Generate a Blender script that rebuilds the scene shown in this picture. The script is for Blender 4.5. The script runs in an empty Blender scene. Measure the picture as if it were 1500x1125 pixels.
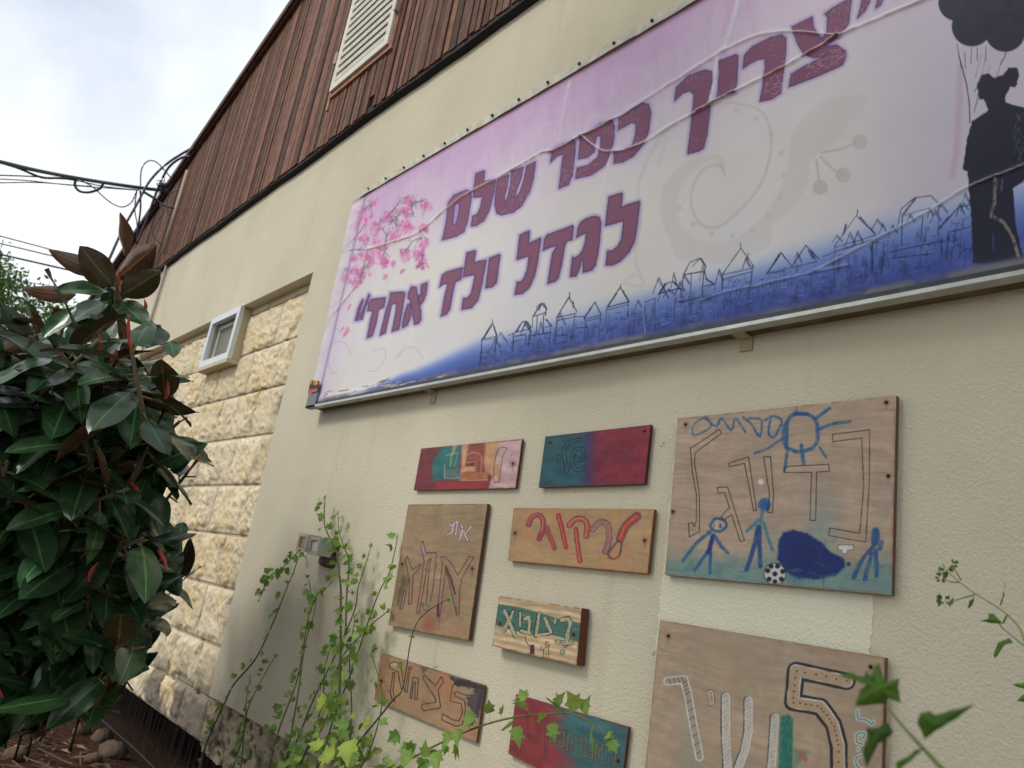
import bpy, math, random
import numpy as np
from mathutils import Vector

# ------------------------------------------------------------------ camera
S = bpy.context.scene
C = S.collection
D, CZ = 1.6, 1.55                       # camera stands 1.6 m from the wall (plane y = 0)
FPX, PITCH, ROLL, YAW = 1112.58, 0.272456, 0.160985, 0.895996
cy, sy, cp, sp = math.cos(YAW), math.sin(YAW), math.cos(PITCH), math.sin(PITCH)
_r = np.array([cy, sy, 0.]); _f = np.array([-sy*cp, cy*cp, sp]); _u = np.cross(_r, _f)
_c, _s = math.cos(ROLL), math.sin(ROLL)
RM = np.stack([_c*_r+_s*_u, -_s*_r+_c*_u, -_f], 1)
CAM = np.array([0., -D, CZ])
cd = bpy.data.cameras.new('camera'); cam = bpy.data.objects.new('camera', cd); C.objects.link(cam)
from mathutils import Matrix
cam.matrix_world = Matrix.Translation(Vector(CAM)) @ Matrix(RM.tolist()).to_4x4()
cd.sensor_fit = 'HORIZONTAL'; cd.sensor_width = 36; cd.lens = 36*FPX/1500
cd.clip_start = 0.02; cd.clip_end = 2000
cd.dof.use_dof = True; cd.dof.focus_distance = 2.3; cd.dof.aperture_fstop = 5
S.camera = cam
# ------------------------------------------------------------------ light
SUN = Vector((-0.22, -0.70, 0.67)).normalized()
w = bpy.data.worlds.new('World'); S.world = w; w.use_nodes = True
nt = w.node_tree; N = nt.nodes; L = nt.links; N.clear()
out = N.new('ShaderNodeOutputWorld'); mix = N.new('ShaderNodeMixShader')
sky = N.new('ShaderNodeTexSky'); sky.sky_type = 'NISHITA'; sky.sun_disc = False
sky.sun_elevation = math.asin(SUN.z); sky.sun_rotation = math.atan2(SUN.x, SUN.y)
b1 = N.new('ShaderNodeBackground'); b1.inputs[1].default_value = 0.15
b2 = N.new('ShaderNodeBackground'); b2.inputs[1].default_value = 1.0
tc = N.new('ShaderNodeTexCoord'); nz = N.new('ShaderNodeTexNoise'); nz.inputs['Scale'].default_value = 2.6
nz.inputs['Detail'].default_value = 6; nz.inputs['Roughness'].default_value = .5
rp = N.new('ShaderNodeValToRGB'); rp.color_ramp.elements[0].position = .36; rp.color_ramp.elements[1].position = .56
rp.color_ramp.elements[0].color = (.48, .48, .48, 1)
nz2 = N.new('ShaderNodeTexNoise'); nz2.inputs['Scale'].default_value = 1.7; nz2.inputs['Detail'].default_value = 4
cr = N.new('ShaderNodeValToRGB')
cr.color_ramp.elements[0].color = (.90, .96, 1.02, 1); cr.color_ramp.elements[1].color = (1.03, 1.03, 1.03, 1)
cr.color_ramp.elements[0].position = .3; cr.color_ramp.elements[1].position = .65
L.new(tc.outputs['Generated'], nz.inputs['Vector']); L.new(tc.outputs['Generated'], nz2.inputs['Vector'])
L.new(nz.outputs['Fac'], rp.inputs['Fac']); L.new(nz2.outputs['Fac'], cr.inputs['Fac'])
L.new(sky.outputs[0], b1.inputs[0]); L.new(cr.outputs[0], b2.inputs[0])
L.new(rp.outputs[0], mix.inputs[0]); L.new(b1.outputs[0], mix.inputs[1]); L.new(b2.outputs[0], mix.inputs[2])
L.new(mix.outputs[0], out.inputs[0])
sl = bpy.data.lights.new('sun', 'SUN'); sl.energy = 1.5; sl.angle = math.radians(15); sl.color = (1, .95, .87)
so = bpy.data.objects.new('sun', sl); C.objects.link(so); so.rotation_euler = SUN.to_track_quat('Z', 'Y').to_euler()
S.view_settings.view_transform = 'Standard'; S.view_settings.look = 'None'
S.view_settings.exposure = 0.16; S.view_settings.gamma = 1; S.view_settings.use_curve_mapping = False
S.render.engine = 'CYCLES'

# ------------------------------------------------------------------ helpers
rng = np.random.default_rng(7); random.seed(7)
def ray(px, py):
    return RM @ np.array([(px-750)/FPX, (562.5-py)/FPX, -1.])
def P(px, py, y=0.):                     # the point of the vertical plane Y=y seen at a photo pixel
    d = ray(px, py); return CAM + d*((D+y)/d[1])
def Pd(px, py, t):                       # the point at depth t
    return CAM + ray(px, py)*t
def Pz(px, py, z):
    d = ray(px, py); return CAM + d*((z-CZ)/d[2])
def proj(V):
    c = (np.asarray(V)-CAM) @ RM
    return 750+FPX*c[..., 0]/-c[..., 2], 562.5-FPX*c[..., 1]/-c[..., 2]
_tab = rng.random((257, 257))
def vn(x, y, s=1., seed=0):              # value noise 0..1
    x = np.asarray(x, float)/s+seed*17.31+500; y = np.asarray(y, float)/s+seed*7.77+500
    xi = np.floor(x).astype(int); yi = np.floor(y).astype(int); fx = x-xi; fy = y-yi
    fx = fx*fx*(3-2*fx); fy = fy*fy*(3-2*fy); a = xi % 256; b = yi % 256
    t = _tab
    return (t[a, b]*(1-fx)+t[a+1, b]*fx)*(1-fy)+(t[a, b+1]*(1-fx)+t[a+1, b+1]*fx)*fy
def fbm(x, y, s, n=4, seed=0):
    r = 0; a = .5; tot = 0
    for i in range(n):
        r = r+a*vn(x, y, s/2**i, seed+i*3); tot += a; a *= .5
    return r/tot
def ss(a, b, x):
    t = np.clip((x-a)/(b-a), 0, 1); return t*t*(3-2*t)
def lin(c, k=1.0):
    c = np.clip(np.asarray(c, float)/255, 0, 1)
    return np.clip(np.where(c <= .04045, c/12.92, ((c+.055)/1.055)**2.4)*k, 0, .88)
KA = 1.12                                # photo tone of a lit surface -> base colour
def mat(name, rgb=None, rough=.6, spec=.5, attr=None, metal=0., bump=None, var=0., k=1.0, trans=0., varscale=6.):
    m = bpy.data.materials.new(name); m.use_nodes = True
    n = m.node_tree.nodes; l = m.node_tree.links; p = n['Principled BSDF']
    p.inputs['Roughness'].default_value = rough; p.inputs['Metallic'].default_value = metal
    p.inputs['Specular IOR Level'].default_value = spec
    col = None
    if attr:
        a = n.new('ShaderNodeAttribute'); a.attribute_name = attr; col = a.outputs['Color']
    else:
        r = n.new('ShaderNodeRGB'); r.outputs[0].default_value = (*lin(rgb, k), 1); col = r.outputs[0]
    t = n.new('ShaderNodeTexCoord')
    if var:
        x = n.new('ShaderNodeTexNoise'); x.inputs['Scale'].default_value = varscale; x.inputs['Detail'].default_value = 6
        l.new(t.outputs['Object'], x.inputs['Vector'])
        h = n.new('ShaderNodeHueSaturation'); mr = n.new('ShaderNodeMapRange')
        mr.inputs[1].default_value = .25; mr.inputs[2].default_value = .75
        mr.inputs[3].default_value = 1-var; mr.inputs[4].default_value = 1+var
        l.new(x.outputs['Fac'], mr.inputs[0]); l.new(mr.outputs[0], h.inputs['Value']); l.new(col, h.inputs['Color']); col = h.outputs[0]
    l.new(col, p.inputs['Base Color'])
    if bump:
        sc, dist = bump
        x = n.new('ShaderNodeTexNoise'); x.inputs['Scale'].default_value = sc; x.inputs['Detail'].default_value = 4
        l.new(t.outputs['Object'], x.inputs['Vector'])
        b = n.new('ShaderNodeBump'); b.inputs['Distance'].default_value = dist; b.inputs['Strength'].default_value = 1
        l.new(x.outputs['Fac'], b.inputs['Height']); l.new(b.outputs[0], p.inputs['Normal'])
    if trans:
        tr = n.new('ShaderNodeBsdfTranslucent'); mx = n.new('ShaderNodeMixShader'); mx.inputs[0].default_value = trans
        l.new(col, tr.inputs['Color']); l.new(p.outputs[0], mx.inputs[1]); l.new(tr.outputs[0], mx.inputs[2])
        l.new(mx.outputs[0], n['Material Output'].inputs['Surface'])
    return m
ORI = {}
def tag(o, label=None, cat=None, group=None, kind=None):
    if label: o['label'] = label
    if cat: o['category'] = cat
    if group: o['group'] = group
    if kind: o['kind'] = kind
    return o
def thing(name, loc, label, cat, group=None):
    o = bpy.data.objects.new(name, None); C.objects.link(o); o.location = loc; o.empty_display_size = .05
    ORI[o.name] = np.array(loc, float); return tag(o, label, cat, group)
def mk(name, V, F, m, parent=None, col=None, smooth=False, mi=None):
    V = np.asarray(V, float).reshape(-1, 3)
    if parent is not None: base = ORI[parent.name]
    else: base = V.mean(0)*np.array([1, 1, 0])+np.array([0, 0, V[:, 2].min()])
    me = bpy.data.meshes.new(name)
    if isinstance(F, np.ndarray):
        W = V-base; nf, k = F.shape
        me.vertices.add(len(W)); me.vertices.foreach_set('co', W.ravel())
        me.loops.add(nf*k); me.loops.foreach_set('vertex_index', F.ravel().astype(np.int32))
        me.polygons.add(nf); me.polygons.foreach_set('loop_start', np.arange(0, nf*k, k, dtype=np.int32))
        me.polygons.foreach_set('loop_total', np.full(nf, k, np.int32)); me.update(calc_edges=True)
    else:
        me.from_pydata((V-base).tolist(), [], F)
    if col is not None:
        a = me.color_attributes.new('col', 'FLOAT_COLOR', 'POINT')
        c4 = np.ones((len(V), 4)); c4[:, :3] = col; a.data.foreach_set('color', c4.ravel())
    for x in (m if isinstance(m, (list, tuple)) else [m]): me.materials.append(x)
    if mi is not None: me.polygons.foreach_set('material_index', np.asarray(mi, np.int32))
    if smooth: me.polygons.foreach_set('use_smooth', np.ones(len(me.polygons), bool))
    me.validate(); me.update()
    o = bpy.data.objects.new(name, me); C.objects.link(o)
    if parent is not None: o.parent = parent
    else: o.location = base
    ORI[o.name] = base
    return o
class MB:
    def __init__(s): s.V = []; s.F = []; s.col = []
    def add(s, V, F, c=None):
        b = len(s.V); s.V += [tuple(v) for v in V]; s.F += [tuple(i+b for i in f) for f in F]
        if c is not None: s.col += [tuple(c)]*len(V) if np.ndim(c) == 1 else [tuple(x) for x in c]
        return s
    def box(s, a, b, c=None):
        x0, y0, z0 = a; x1, y1, z1 = b
        V = [(x, y, z) for x in (x0, x1) for y in (y0, y1) for z in (z0, z1)]
        return s.add(V, [(0, 1, 3, 2), (4, 6, 7, 5), (0, 4, 5, 1), (2, 3, 7, 6), (0, 2, 6, 4), (1, 5, 7, 3)], c)
    def prism(s, poly, y0, y1, c=None):   # polygon in XZ, front at y0, back at y1
        n = len(poly); V = [(x, y0, z) for x, z in poly]+[(x, y1, z) for x, z in poly]
        F = [tuple(range(n)), tuple(range(2*n-1, n-1, -1))]+[((i+1) % n, i, i+n, (i+1) % n+n) for i in range(n)]
        return s.add(V, F, c)
    def tube(s, pts, r, n=6, c=None, cap=True):
        pts = [np.asarray(p, float) for p in pts]; R = r if np.ndim(r) else [r]*len(pts); V = []
        for i, p in enumerate(pts):
            t = pts[min(i+1, len(pts)-1)]-pts[max(i-1, 0)]; t = t/(np.linalg.norm(t)+1e-9)
            a = np.cross(t, [0, 0, 1.] if abs(t[2]) < .9 else [1., 0, 0]); a /= np.linalg.norm(a); b = np.cross(t, a)
            V += [p+R[i]*(math.cos(2*math.pi*k/n)*a+math.sin(2*math.pi*k/n)*b) for k in range(n)]
        F = [(i*n+k, i*n+(k+1) % n, (i+1)*n+(k+1) % n, (i+1)*n+k) for i in range(len(pts)-1) for k in range(n)]
        if cap: F += [tuple(range(n-1, -1, -1)), tuple(range((len(pts)-1)*n, len(pts)*n))]
        return s.add(V, F, c)
    def build(s, name, m, parent=None, smooth=False):
        return mk(name, s.V, s.F, m, parent, np.array(s.col) if s.col else None, smooth)
def spline(pts, n=8):                    # Catmull-Rom
    p = [np.asarray(q, float) for q in pts]; p = [2*p[0]-p[1]]+p+[2*p[-1]-p[-2]]; o = []
    for i in range(1, len(p)-2):
        for k in range(n):
            t = k/n; a, b, c, d = p[i-1:i+3]
            o.append(.5*((2*b)+(-a+c)*t+(2*a-5*b+4*c-d)*t*t+(-a+3*b-3*c+d)*t**3))
    return o+[p[-2]]
def T(ox, oy, s):
    return lambda *pts: [(ox+x/s, oy+y/s) for x, y in pts]

# ------------------------------------------------------------------ painted surfaces: colour per vertex of a fine grid
class Canvas:
    def __init__(s, quad, y, nx, ny, xs=None, world=False):
        tl, tr, br, bl = [np.array(q) if world else np.array([P(*q, y)[0], P(*q, y)[2]]) for q in quad]
        s.c = (tl, tr, br, bl); s.y = y; s.nx, s.ny = nx, ny
        u = np.linspace(0, 1, nx) if xs is None else xs; v = np.linspace(0, 1, ny)
        s.u, s.v = np.meshgrid(u, v)
        U, W = s.u[..., None], s.v[..., None]
        s.xz = (tl*(1-U)+tr*U)*(1-W)+(bl*(1-U)+br*U)*W
        s.P = np.stack([s.xz[..., 0], np.full(s.u.shape, y), s.xz[..., 1]], -1)
        s.x, s.yy = proj(s.P); s.rgb = np.zeros(s.u.shape+(3,)); s.h = np.zeros(s.u.shape)
    def fill(s, c): s.rgb[:] = c; return s
    def blend(s, a, c):
        a = np.clip(a, 0, 1)[..., None]; s.rgb[:] = s.rgb*(1-a)+np.asarray(c, float)*a
    def _box(s, pts, m):
        q = np.array(pts); b = (s.x > q[:, 0].min()-m) & (s.x < q[:, 0].max()+m) & (s.yy > q[:, 1].min()-m) & (s.yy < q[:, 1].max()+m)
        return np.nonzero(b)
    def _seg(s, pts, i, closed=False):
        x, y = s.x[i], s.yy[i]; d = np.full(x.shape, 1e9); q = list(pts)+([pts[0]] if closed else [])
        for (ax, ay), (bx, by) in zip(q[:-1], q[1:]):
            dx, dy = bx-ax, by-ay; t = np.clip(((x-ax)*dx+(y-ay)*dy)/(dx*dx+dy*dy+1e-9), 0, 1)
            d = np.minimum(d, np.hypot(x-ax-t*dx, y-ay-t*dy))
        return d
    def _ins(s, pts, i):
        x, y = s.x[i], s.yy[i]; k = np.zeros(x.shape, bool); n = len(pts)
        for a in range(n):
            (x0, y0), (x1, y1) = pts[a], pts[(a+1) % n]
            if y0 == y1: continue
            k ^= ((y0 > y) != (y1 > y)) & (x < (x1-x0)*(y-y0)/(y1-y0)+x0)
        return k
    def _put(s, i, a, c, rag=0, seed=1):
        if rag: a = a*(1-rag*ss(.5, .75, vn(s.x[i]*1.0, s.yy[i]*.6, 2.2, seed)))
        a = np.clip(a, 0, 1)[:, None]; s.rgb[i] = s.rgb[i]*(1-a)+np.asarray(c, float)*a
    def poly(s, pts, c, f=.7, a=1., rag=0, grow=0., hole=None, jit=0):
        i = s._box(pts, f*2+grow+3); d = s._seg(pts, i, True); d = np.where(s._ins(pts, i), -d, d)
        if hole: e = s._seg(hole, i, True); e = np.where(s._ins(hole, i), -e, e); d = np.maximum(d, -e)
        if jit: d = d+(vn(s.x[i], s.yy[i], 3.5, 5)-.5)*jit
        s._put(i, a*(1-ss(-f, f, d-grow)), c, rag); return s
    def stroke(s, pts, wd, c, f=.6, a=1., rag=0, closed=False):
        i = s._box(pts, wd+f*2+2); d = s._seg(pts, i, closed)
        if wd > 1.5: d = d+min(wd*.16, .8)*(vn(s.x[i], s.yy[i], max(3., wd*.8), 11)-.5)*1.6; a = a*(.80+.35*vn(s.x[i]+s.yy[i]*.4, s.yy[i]*.25, 1.8, 12))
        else: a = a*(.65+.6*vn(s.x[i], s.yy[i], 5., 13))
        s._put(i, a*(1-ss(-f, f, d-wd/2)), c, rag); return s
    def ring(s, pts, wd, c, e=1., inner=None, f=.5, a=1.):
        i = s._box(pts, wd+e+3); d = s._seg(pts, i)
        if inner is not None: s._put(i, 1-ss(-f, f, d-wd/2), inner)
        s._put(i, a*(.7+.5*vn(s.x[i], s.yy[i], 4., 14))*(1-ss(-f, f, np.abs(d-wd/2+.4*(vn(s.x[i], s.yy[i], 5., 15)-.5))-e/2)), c); return s
    def loop(s, pts, wd, c, a=1., rag=0): return s.stroke(pts, wd, c, a=a, rag=rag, closed=True)
    def circ(s, x, y, r, c, f=.6, a=1.):
        i = s._box([(x, y)], r+3+f); d = np.hypot(s.x[i]-x, s.yy[i]-y); s._put(i, a*(1-ss(-f, f, d-r)), c); return s
    def ridge(s, pts, wd, hgt):
        i = s._box(pts, wd*3); d = s._seg(pts, i); s.h[i] = s.h[i]+.5*hgt*np.exp(-(d/wd)**2)*(.4+vn(s.x[i], s.yy[i], 14, 3)); return s
    def mesh(s, name, m, thick, edge, parent=None, smooth=True, k=KA):
        ny, nx = s.u.shape
        V = s.P.copy(); V[..., 1] -= s.h; V = V.reshape(-1, 3)
        col = lin(s.rgb.reshape(-1, 3), k)
        g = np.arange(ny*nx).reshape(ny, nx)
        F = np.stack([g[:-1, :-1], g[1:, :-1], g[1:, 1:], g[:-1, 1:]], -1).reshape(-1, 4)
        if thick:
            bd = np.concatenate([g[0, :], g[1:, -1], g[-1, -2::-1], g[-2:0:-1, 0]])
            n = len(bd); f2 = V[bd].copy(); b2 = V[bd].copy(); b2[:, 1] = s.y+thick; o = len(V)
            V = np.concatenate([V, f2, b2]); col = np.concatenate([col, np.tile(lin(edge, k), (2*n, 1))])
            j = np.arange(n); j2 = (j+1) % n
            F = np.concatenate([F, np.stack([o+j, o+j2, o+n+j2, o+n+j], -1)])
        ob = mk(name, V, F, m, parent, col)
        sm = np.zeros(len(F), bool)
        if smooth: sm[:(ny-1)*(nx-1)] = True
        ob.data.polygons.foreach_set('use_smooth', sm)
        return ob

# ------------------------------------------------------------------ materials
def stucco(name, rgb, dirt=1.0):
    m = bpy.data.materials.new(name); m.use_nodes = True
    n = m.node_tree.nodes; l = m.node_tree.links; p = n['Principled BSDF']; p.inputs['Roughness'].default_value = .85
    p.inputs['Specular IOR Level'].default_value = .25
    t = n.new('ShaderNodeTexCoord')
    def noise(sc, det=5, vec=None, ro=.55):
        x = n.new('ShaderNodeTexNoise'); x.inputs['Scale'].default_value = sc; x.inputs['Detail'].default_value = det
        x.inputs['Roughness'].default_value = ro
        l.new(vec or t.outputs['Object'], x.inputs['Vector']); return x.outputs['Fac']
    def mixc(f, a, b, lo, hi):
        mr = n.new('ShaderNodeMapRange'); mr.inputs[1].default_value = lo; mr.inputs[2].default_value = hi; l.new(f, mr.inputs[0])
        x = n.new('ShaderNodeMix'); x.data_type = 'RGBA'; l.new(mr.outputs[0], x.inputs[0])
        for s, v in ((6, a), (7, b)):
            if isinstance(v, tuple): x.inputs[s].default_value = (*v, 1)
            else: l.new(v, x.inputs[s])
        return x.outputs[2]
    c = lin(rgb, KA)
    base = mixc(noise(1.3, 7), tuple(c*np.array([.90, .89, .87])), tuple(np.clip(c*1.07, 0, .9)), .3, .7)
    mp = n.new('ShaderNodeMapping'); mp.inputs['Scale'].default_value = (7, 7, .6); l.new(t.outputs['Object'], mp.inputs[0])
    st = noise(1.0, 5, mp.outputs[0])                          # rain streaks
    base = mixc(st, base, tuple(c*np.array([.86, .84, .80])), .58, .82/dirt)
    sp_ = noise(26, 2)                                          # small dark specks
    base = mixc(sp_, base, tuple(c*.5), .735, .77)
    l.new(base, p.inputs['Base Color'])
    b = n.new('ShaderNodeBump'); b.inputs['Distance'].default_value = .0022; b.inputs['Strength'].default_value = .75
    v = n.new('ShaderNodeTexVoronoi'); v.feature = 'SMOOTH_F1'; v.inputs['Scale'].default_value = 165; v.inputs['Smoothness'].default_value = .8
    ds = n.new('ShaderNodeTexNoise'); ds.inputs['Scale'].default_value = 95; l.new(t.outputs['Object'], ds.inputs['Vector'])
    va = n.new('ShaderNodeVectorMath'); va.operation = 'MULTIPLY_ADD'; va.inputs[1].default_value = (.012, .012, .012)
    l.new(ds.outputs['Color'], va.inputs[0]); l.new(t.outputs['Object'], va.inputs[2]); l.new(va.outputs[0], v.inputs['Vector'])
    ad = n.new('ShaderNodeMath'); ad.operation = 'MULTIPLY_ADD'; ad.inputs[1].default_value = .6
    l.new(noise(230, 3), ad.inputs[0]); l.new(v.outputs['Distance'], ad.inputs[2])
    l.new(ad.outputs[0], b.inputs['Height']); l.new(b.outputs[0], p.inputs['Normal'])
    return m
M_wall = stucco('stucco_beige', (197, 190, 169))
M_patch = stucco('stucco_cream_patch', (211, 209, 188), .8)
M_stone = mat('stone', attr='col', rough=.9, spec=.2, var=.09, varscale=40, bump=(120, .004))
M_plinth = mat('rough_plinth', attr='col', rough=.95, spec=.1, var=.2, varscale=60, bump=(90, .006))
M_paint = mat('painted_board', attr='col', rough=.55, spec=.35, var=.08, varscale=50, bump=(160, .0006))
M_vinyl = mat('printed_vinyl', attr='col', rough=.5, spec=.16, var=.03, varscale=9)
M_wood = mat('stained_timber', attr='col', rough=.75, spec=.2, var=.34, varscale=(16), bump=(60, .002))
M_black = mat('black_batten', (24, 22, 24), rough=.8)
M_metal = mat('galvanised_rail', (178, 180, 176), rough=.42, metal=.55, var=.2, varscale=20, k=1.1)
M_grey = mat('grey_frame_metal', (112, 122, 128), rough=.5, metal=.3, var=.15, varscale=15)
M_white = mat('white_alu', (205, 212, 214), rough=.4, var=.06, k=1.1)
M_cream = mat('cream_louvre', (205, 202, 188), rough=.6, var=.12, varscale=20, k=1.1)
M_glass = mat('window_screen', (118, 114, 104), rough=.5, spec=.4, var=.05)
M_liner = mat('window_liner', (196, 184, 158), rough=.8, var=.08)
M_cable = mat('cable_black', (36, 40, 48), rough=.5)
M_cableg = mat('cable_green', (62, 84, 92), rough=.5, var=.1)
M_cablew = mat('cable_brown', (120, 98, 84), rough=.6)
M_pipe = mat('conduit_beige', (172, 156, 140), rough=.6, var=.1)
M_soil = mat('soil', (64, 44, 34), rough=1, spec=.1, var=.45, varscale=18, bump=(30, .03))
M_screw = mat('screw_dark', (40, 30, 26), rough=.5, metal=.4)
M_dark = mat('crawl_space_concrete', (40, 38, 36), rough=.95, var=.2)
M_wire = mat('wire_mesh', (62, 62, 62), rough=.5, metal=.5)
M_rock = mat('rock', (92, 74, 58), rough=.95, var=.3, varscale=12, bump=(30, .01))
M_bark = mat('bark', (84, 70, 56), rough=.9, var=.3, bump=(40, .006))

# ------------------------------------------------------------------ ground
nx, ny = 161, 161
gx = np.sign(np.linspace(-1, 1, nx))*np.abs(np.linspace(-1, 1, nx))**3*400-4; gy = np.sign(np.linspace(-1, 1, ny))*np.abs(np.linspace(-1, 1, ny))**3*400-1
GX, GY = np.meshgrid(gx, gy)
def gz(x, y):
    near = np.exp(-((x+5)**2+(y+1)**2)/30)
    return .27*ss(-3.4, -4.6, x)*ss(2., -.0, y)*near+(fbm(x, y, .5, 4, 2)-.5)*.10*near-.02
GZ = gz(GX, GY)
g = np.arange(nx*ny).reshape(ny, nx)
o = mk('ground', np.stack([GX, GY, GZ], -1).reshape(-1, 3), np.stack([g[:-1, :-1], g[:-1, 1:], g[1:, 1:], g[1:, :-1]], -1).reshape(-1, 4), M_soil, smooth=True)
tag(o, kind='structure')

mb = MB(); mb.add([(-2.6, -1.25, .012), (9, -1.25, .012), (9, -12, .012), (-9.5, -12, .012), (-5.6, -4.6, .012)], [(4, 3, 2, 1, 0)])  # unseen pale ground sheet, added to bounce light up onto the wall
tag(mb.build('added_bounce_path', mat('pale_bounce_paving', (146, 139, 126), rough=.9, var=.1, k=1.0)), kind='structure')
# ------------------------------------------------------------------ house
XR = P(460, 398)[0]*.5+P(305, 1017)[0]*.5          # right edge of the stone recess
ZT = P(460, 398)[2]; ZB = P(170, 1010)[2]; ZP = P(305, 1018)[2]; ZE = P(500, 190, -.05)[2]
CL = -.05                                           # front of the timber cladding
gA, gB = P(185, 360, CL-.03), P(430, 0, CL-.03)     # two points of the left verge
slope = (gB[2]-gA[2])/(gB[0]-gA[0])
XAP = -4.1; ZAP = gA[2]+slope*(XAP-gA[0])
XL = gA[0]-(gA[2]-ZE)/slope+.35; XRR = 2*XAP-XL
def roofz(x): return ZAP-slope*np.abs(np.asarray(x)-XAP)
RD = .075
house = thing('house', (XAP, 0, 0), 'beige stucco house with brown timber gable and a rough stone strip', 'house')
wb = MB()
XRL = XL+1.0
BK = 8.0
for a, b in (((XR, 0, ZP), (XRR-.3, .25, ZE+.25)), ((XRL, 0, ZT), (XR, .25, ZE+.25)), ((XL+.3, 0, ZB), (XRL, .25, ZE+.25)),
             ((XRL, RD+.06, ZB), (XR, .25, ZT)), ((XL+.3, .25, ZB), (XL+.55, BK, ZE)), ((XRR-.55, .25, ZB), (XRR-.3, BK, ZE)),
             ((XL+.3, BK, 0), (XRR-.3, BK+.2, ZE))):
    wb.box(a, b)
wb.build('wall', M_wall, house)
# lighter rectangle of old paint between the two largest boards
q = [P(988, 668), P(1284, 640), P(1277, 985), P(954, 985)]
x0, x1 = q[0][0], P(1279, 915)[0]
pt = P(988, 668)[2]; zz_ = np.arange(pt, pt-.5, -.008); poly = [(x0+random.gauss(0, .0022)+.004*float(vn(z_, 0, .03, 3)), z_) for z_ in zz_]+[(x1+random.gauss(0, .0016)-.003*float(vn(z_, 5, .04, 3)), z_) for z_ in zz_[::-1]]
mb = MB(); mb.prism(poly, -.0022, .001); mb.build('paint_patch', M_patch, house)
# stone strip
WF = -.012
wl0, wr0 = P(300, 505, WF)[0]+.03, P(343, 486, WF)[0]-.03; wt0, wb0 = P(329, 459, WF)[2]-.03, P(313, 531, WF)[2]+.03
def stone_strip():
    VV, FF, CC = [], [], []; off = 0
    rows = [P(451, 427, RD)[2], P(435.5, 493.7, RD)[2], P(418, 563, RD)[2], P(399, 635, RD)[2], P(381, 710, RD)[2], P(361.6, 786, RD)[2], P(342, 864, RD)[2], P(320.6, 947, RD)[2], P(303, 1022, RD)[2]]
    rows = [ZT+.01]+rows+[ZB]
    R = random.Random(4)
    for r in range(len(rows)-1):
        zt, zb = rows[r], rows[r+1]
        x = XR-.002-R.uniform(.12, .42) if r % 2 else XR-.002-R.uniform(.3, .5)
        xe = XR-.002
        while xe > XRL+.02:
            x = max(x, XRL)
            st = .0075 if xe > -7 else .03
            nxx = max(3, int((xe-x)/st)); nzz = max(3, int((zt-zb)/st))
            X, Z = np.meshgrid(np.linspace(x+.0015, xe-.0015, nxx), np.linspace(zt-.0025, zb+.0025, nzz))
            ed = np.minimum(np.minimum(X-x, xe-X)/.03, np.minimum(zt-Z, Z-zb)/.035)
            ed = ed+(fbm(X, Z, .07, 4, 9)-.5)*2.6
            rough = ss(.2, 1.3, ed)*(.55+.45*ss(.3, .6, fbm(X, Z, .2, 3, 19)))
            big = fbm(X, Z, .13, 5, 11); fine = fbm(X, Z, .028, 3, 21)
            rid = 1-np.abs(2*fbm(X+Z*.6, Z*1.4, .09, 4, 31)-1)
            h = rough*(.002+.011*big+.013*rid*rid+.010*(fine-.5))+.003*fine
            h = np.where((X > wl0) & (X < wr0) & (Z > wb0) & (Z < wt0), -.06, h)
            if r == 0: h *= .15; rough = rough*.15
            m_ = np.minimum(np.minimum(X-x, xe-X), np.minimum(zt-Z, Z-zb)); h = np.where(m_ < .004, -.006, h)
            Y = RD-h
            ochre = np.clip(rough*(.1+.8*ss(.42, .68, fbm(X, Z, .22, 4, 41))), 0, 1)[..., None]
            tone = (R.uniform(-9, 9))
            c = np.array([212, 199, 170.])+tone
            c = c*(1-ochre)+np.array([208, 186, 144.])*ochre
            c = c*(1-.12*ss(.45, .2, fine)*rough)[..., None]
            gr = (ss(.62, .75, fbm(X*1.5, Z*.5, .35, 4, 51))*.28)[..., None]; c = c*(1-gr)+np.array([168, 160, 148.])*gr
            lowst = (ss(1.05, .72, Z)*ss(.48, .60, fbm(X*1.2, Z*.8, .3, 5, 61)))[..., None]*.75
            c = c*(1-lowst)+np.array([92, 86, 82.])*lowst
            jt = (m_ < .004)[..., None]; c = np.where(jt, np.array([120, 106, 84.]), c)
            k = np.arange(nxx*nzz).reshape(nzz, nxx)
            VV.append(np.stack([X, Y, Z], -1).reshape(-1, 3)); CC.append(lin(c.reshape(-1, 3), KA))
            FF.append(np.stack([k[:-1, :-1], k[1:, :-1], k[1:, 1:], k[:-1, 1:]], -1).reshape(-1, 4)+off); off += nxx*nzz
            xe = x; x = xe-R.uniform(.32, .62)
    V = np.concatenate(VV)
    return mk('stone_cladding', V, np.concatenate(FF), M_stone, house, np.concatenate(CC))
stone_strip()
mb = MB(); mb.box((XRL, RD+.006, ZB), (XR, RD+.05, ZT)); mb.build('mortar', M_liner, house)
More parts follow.
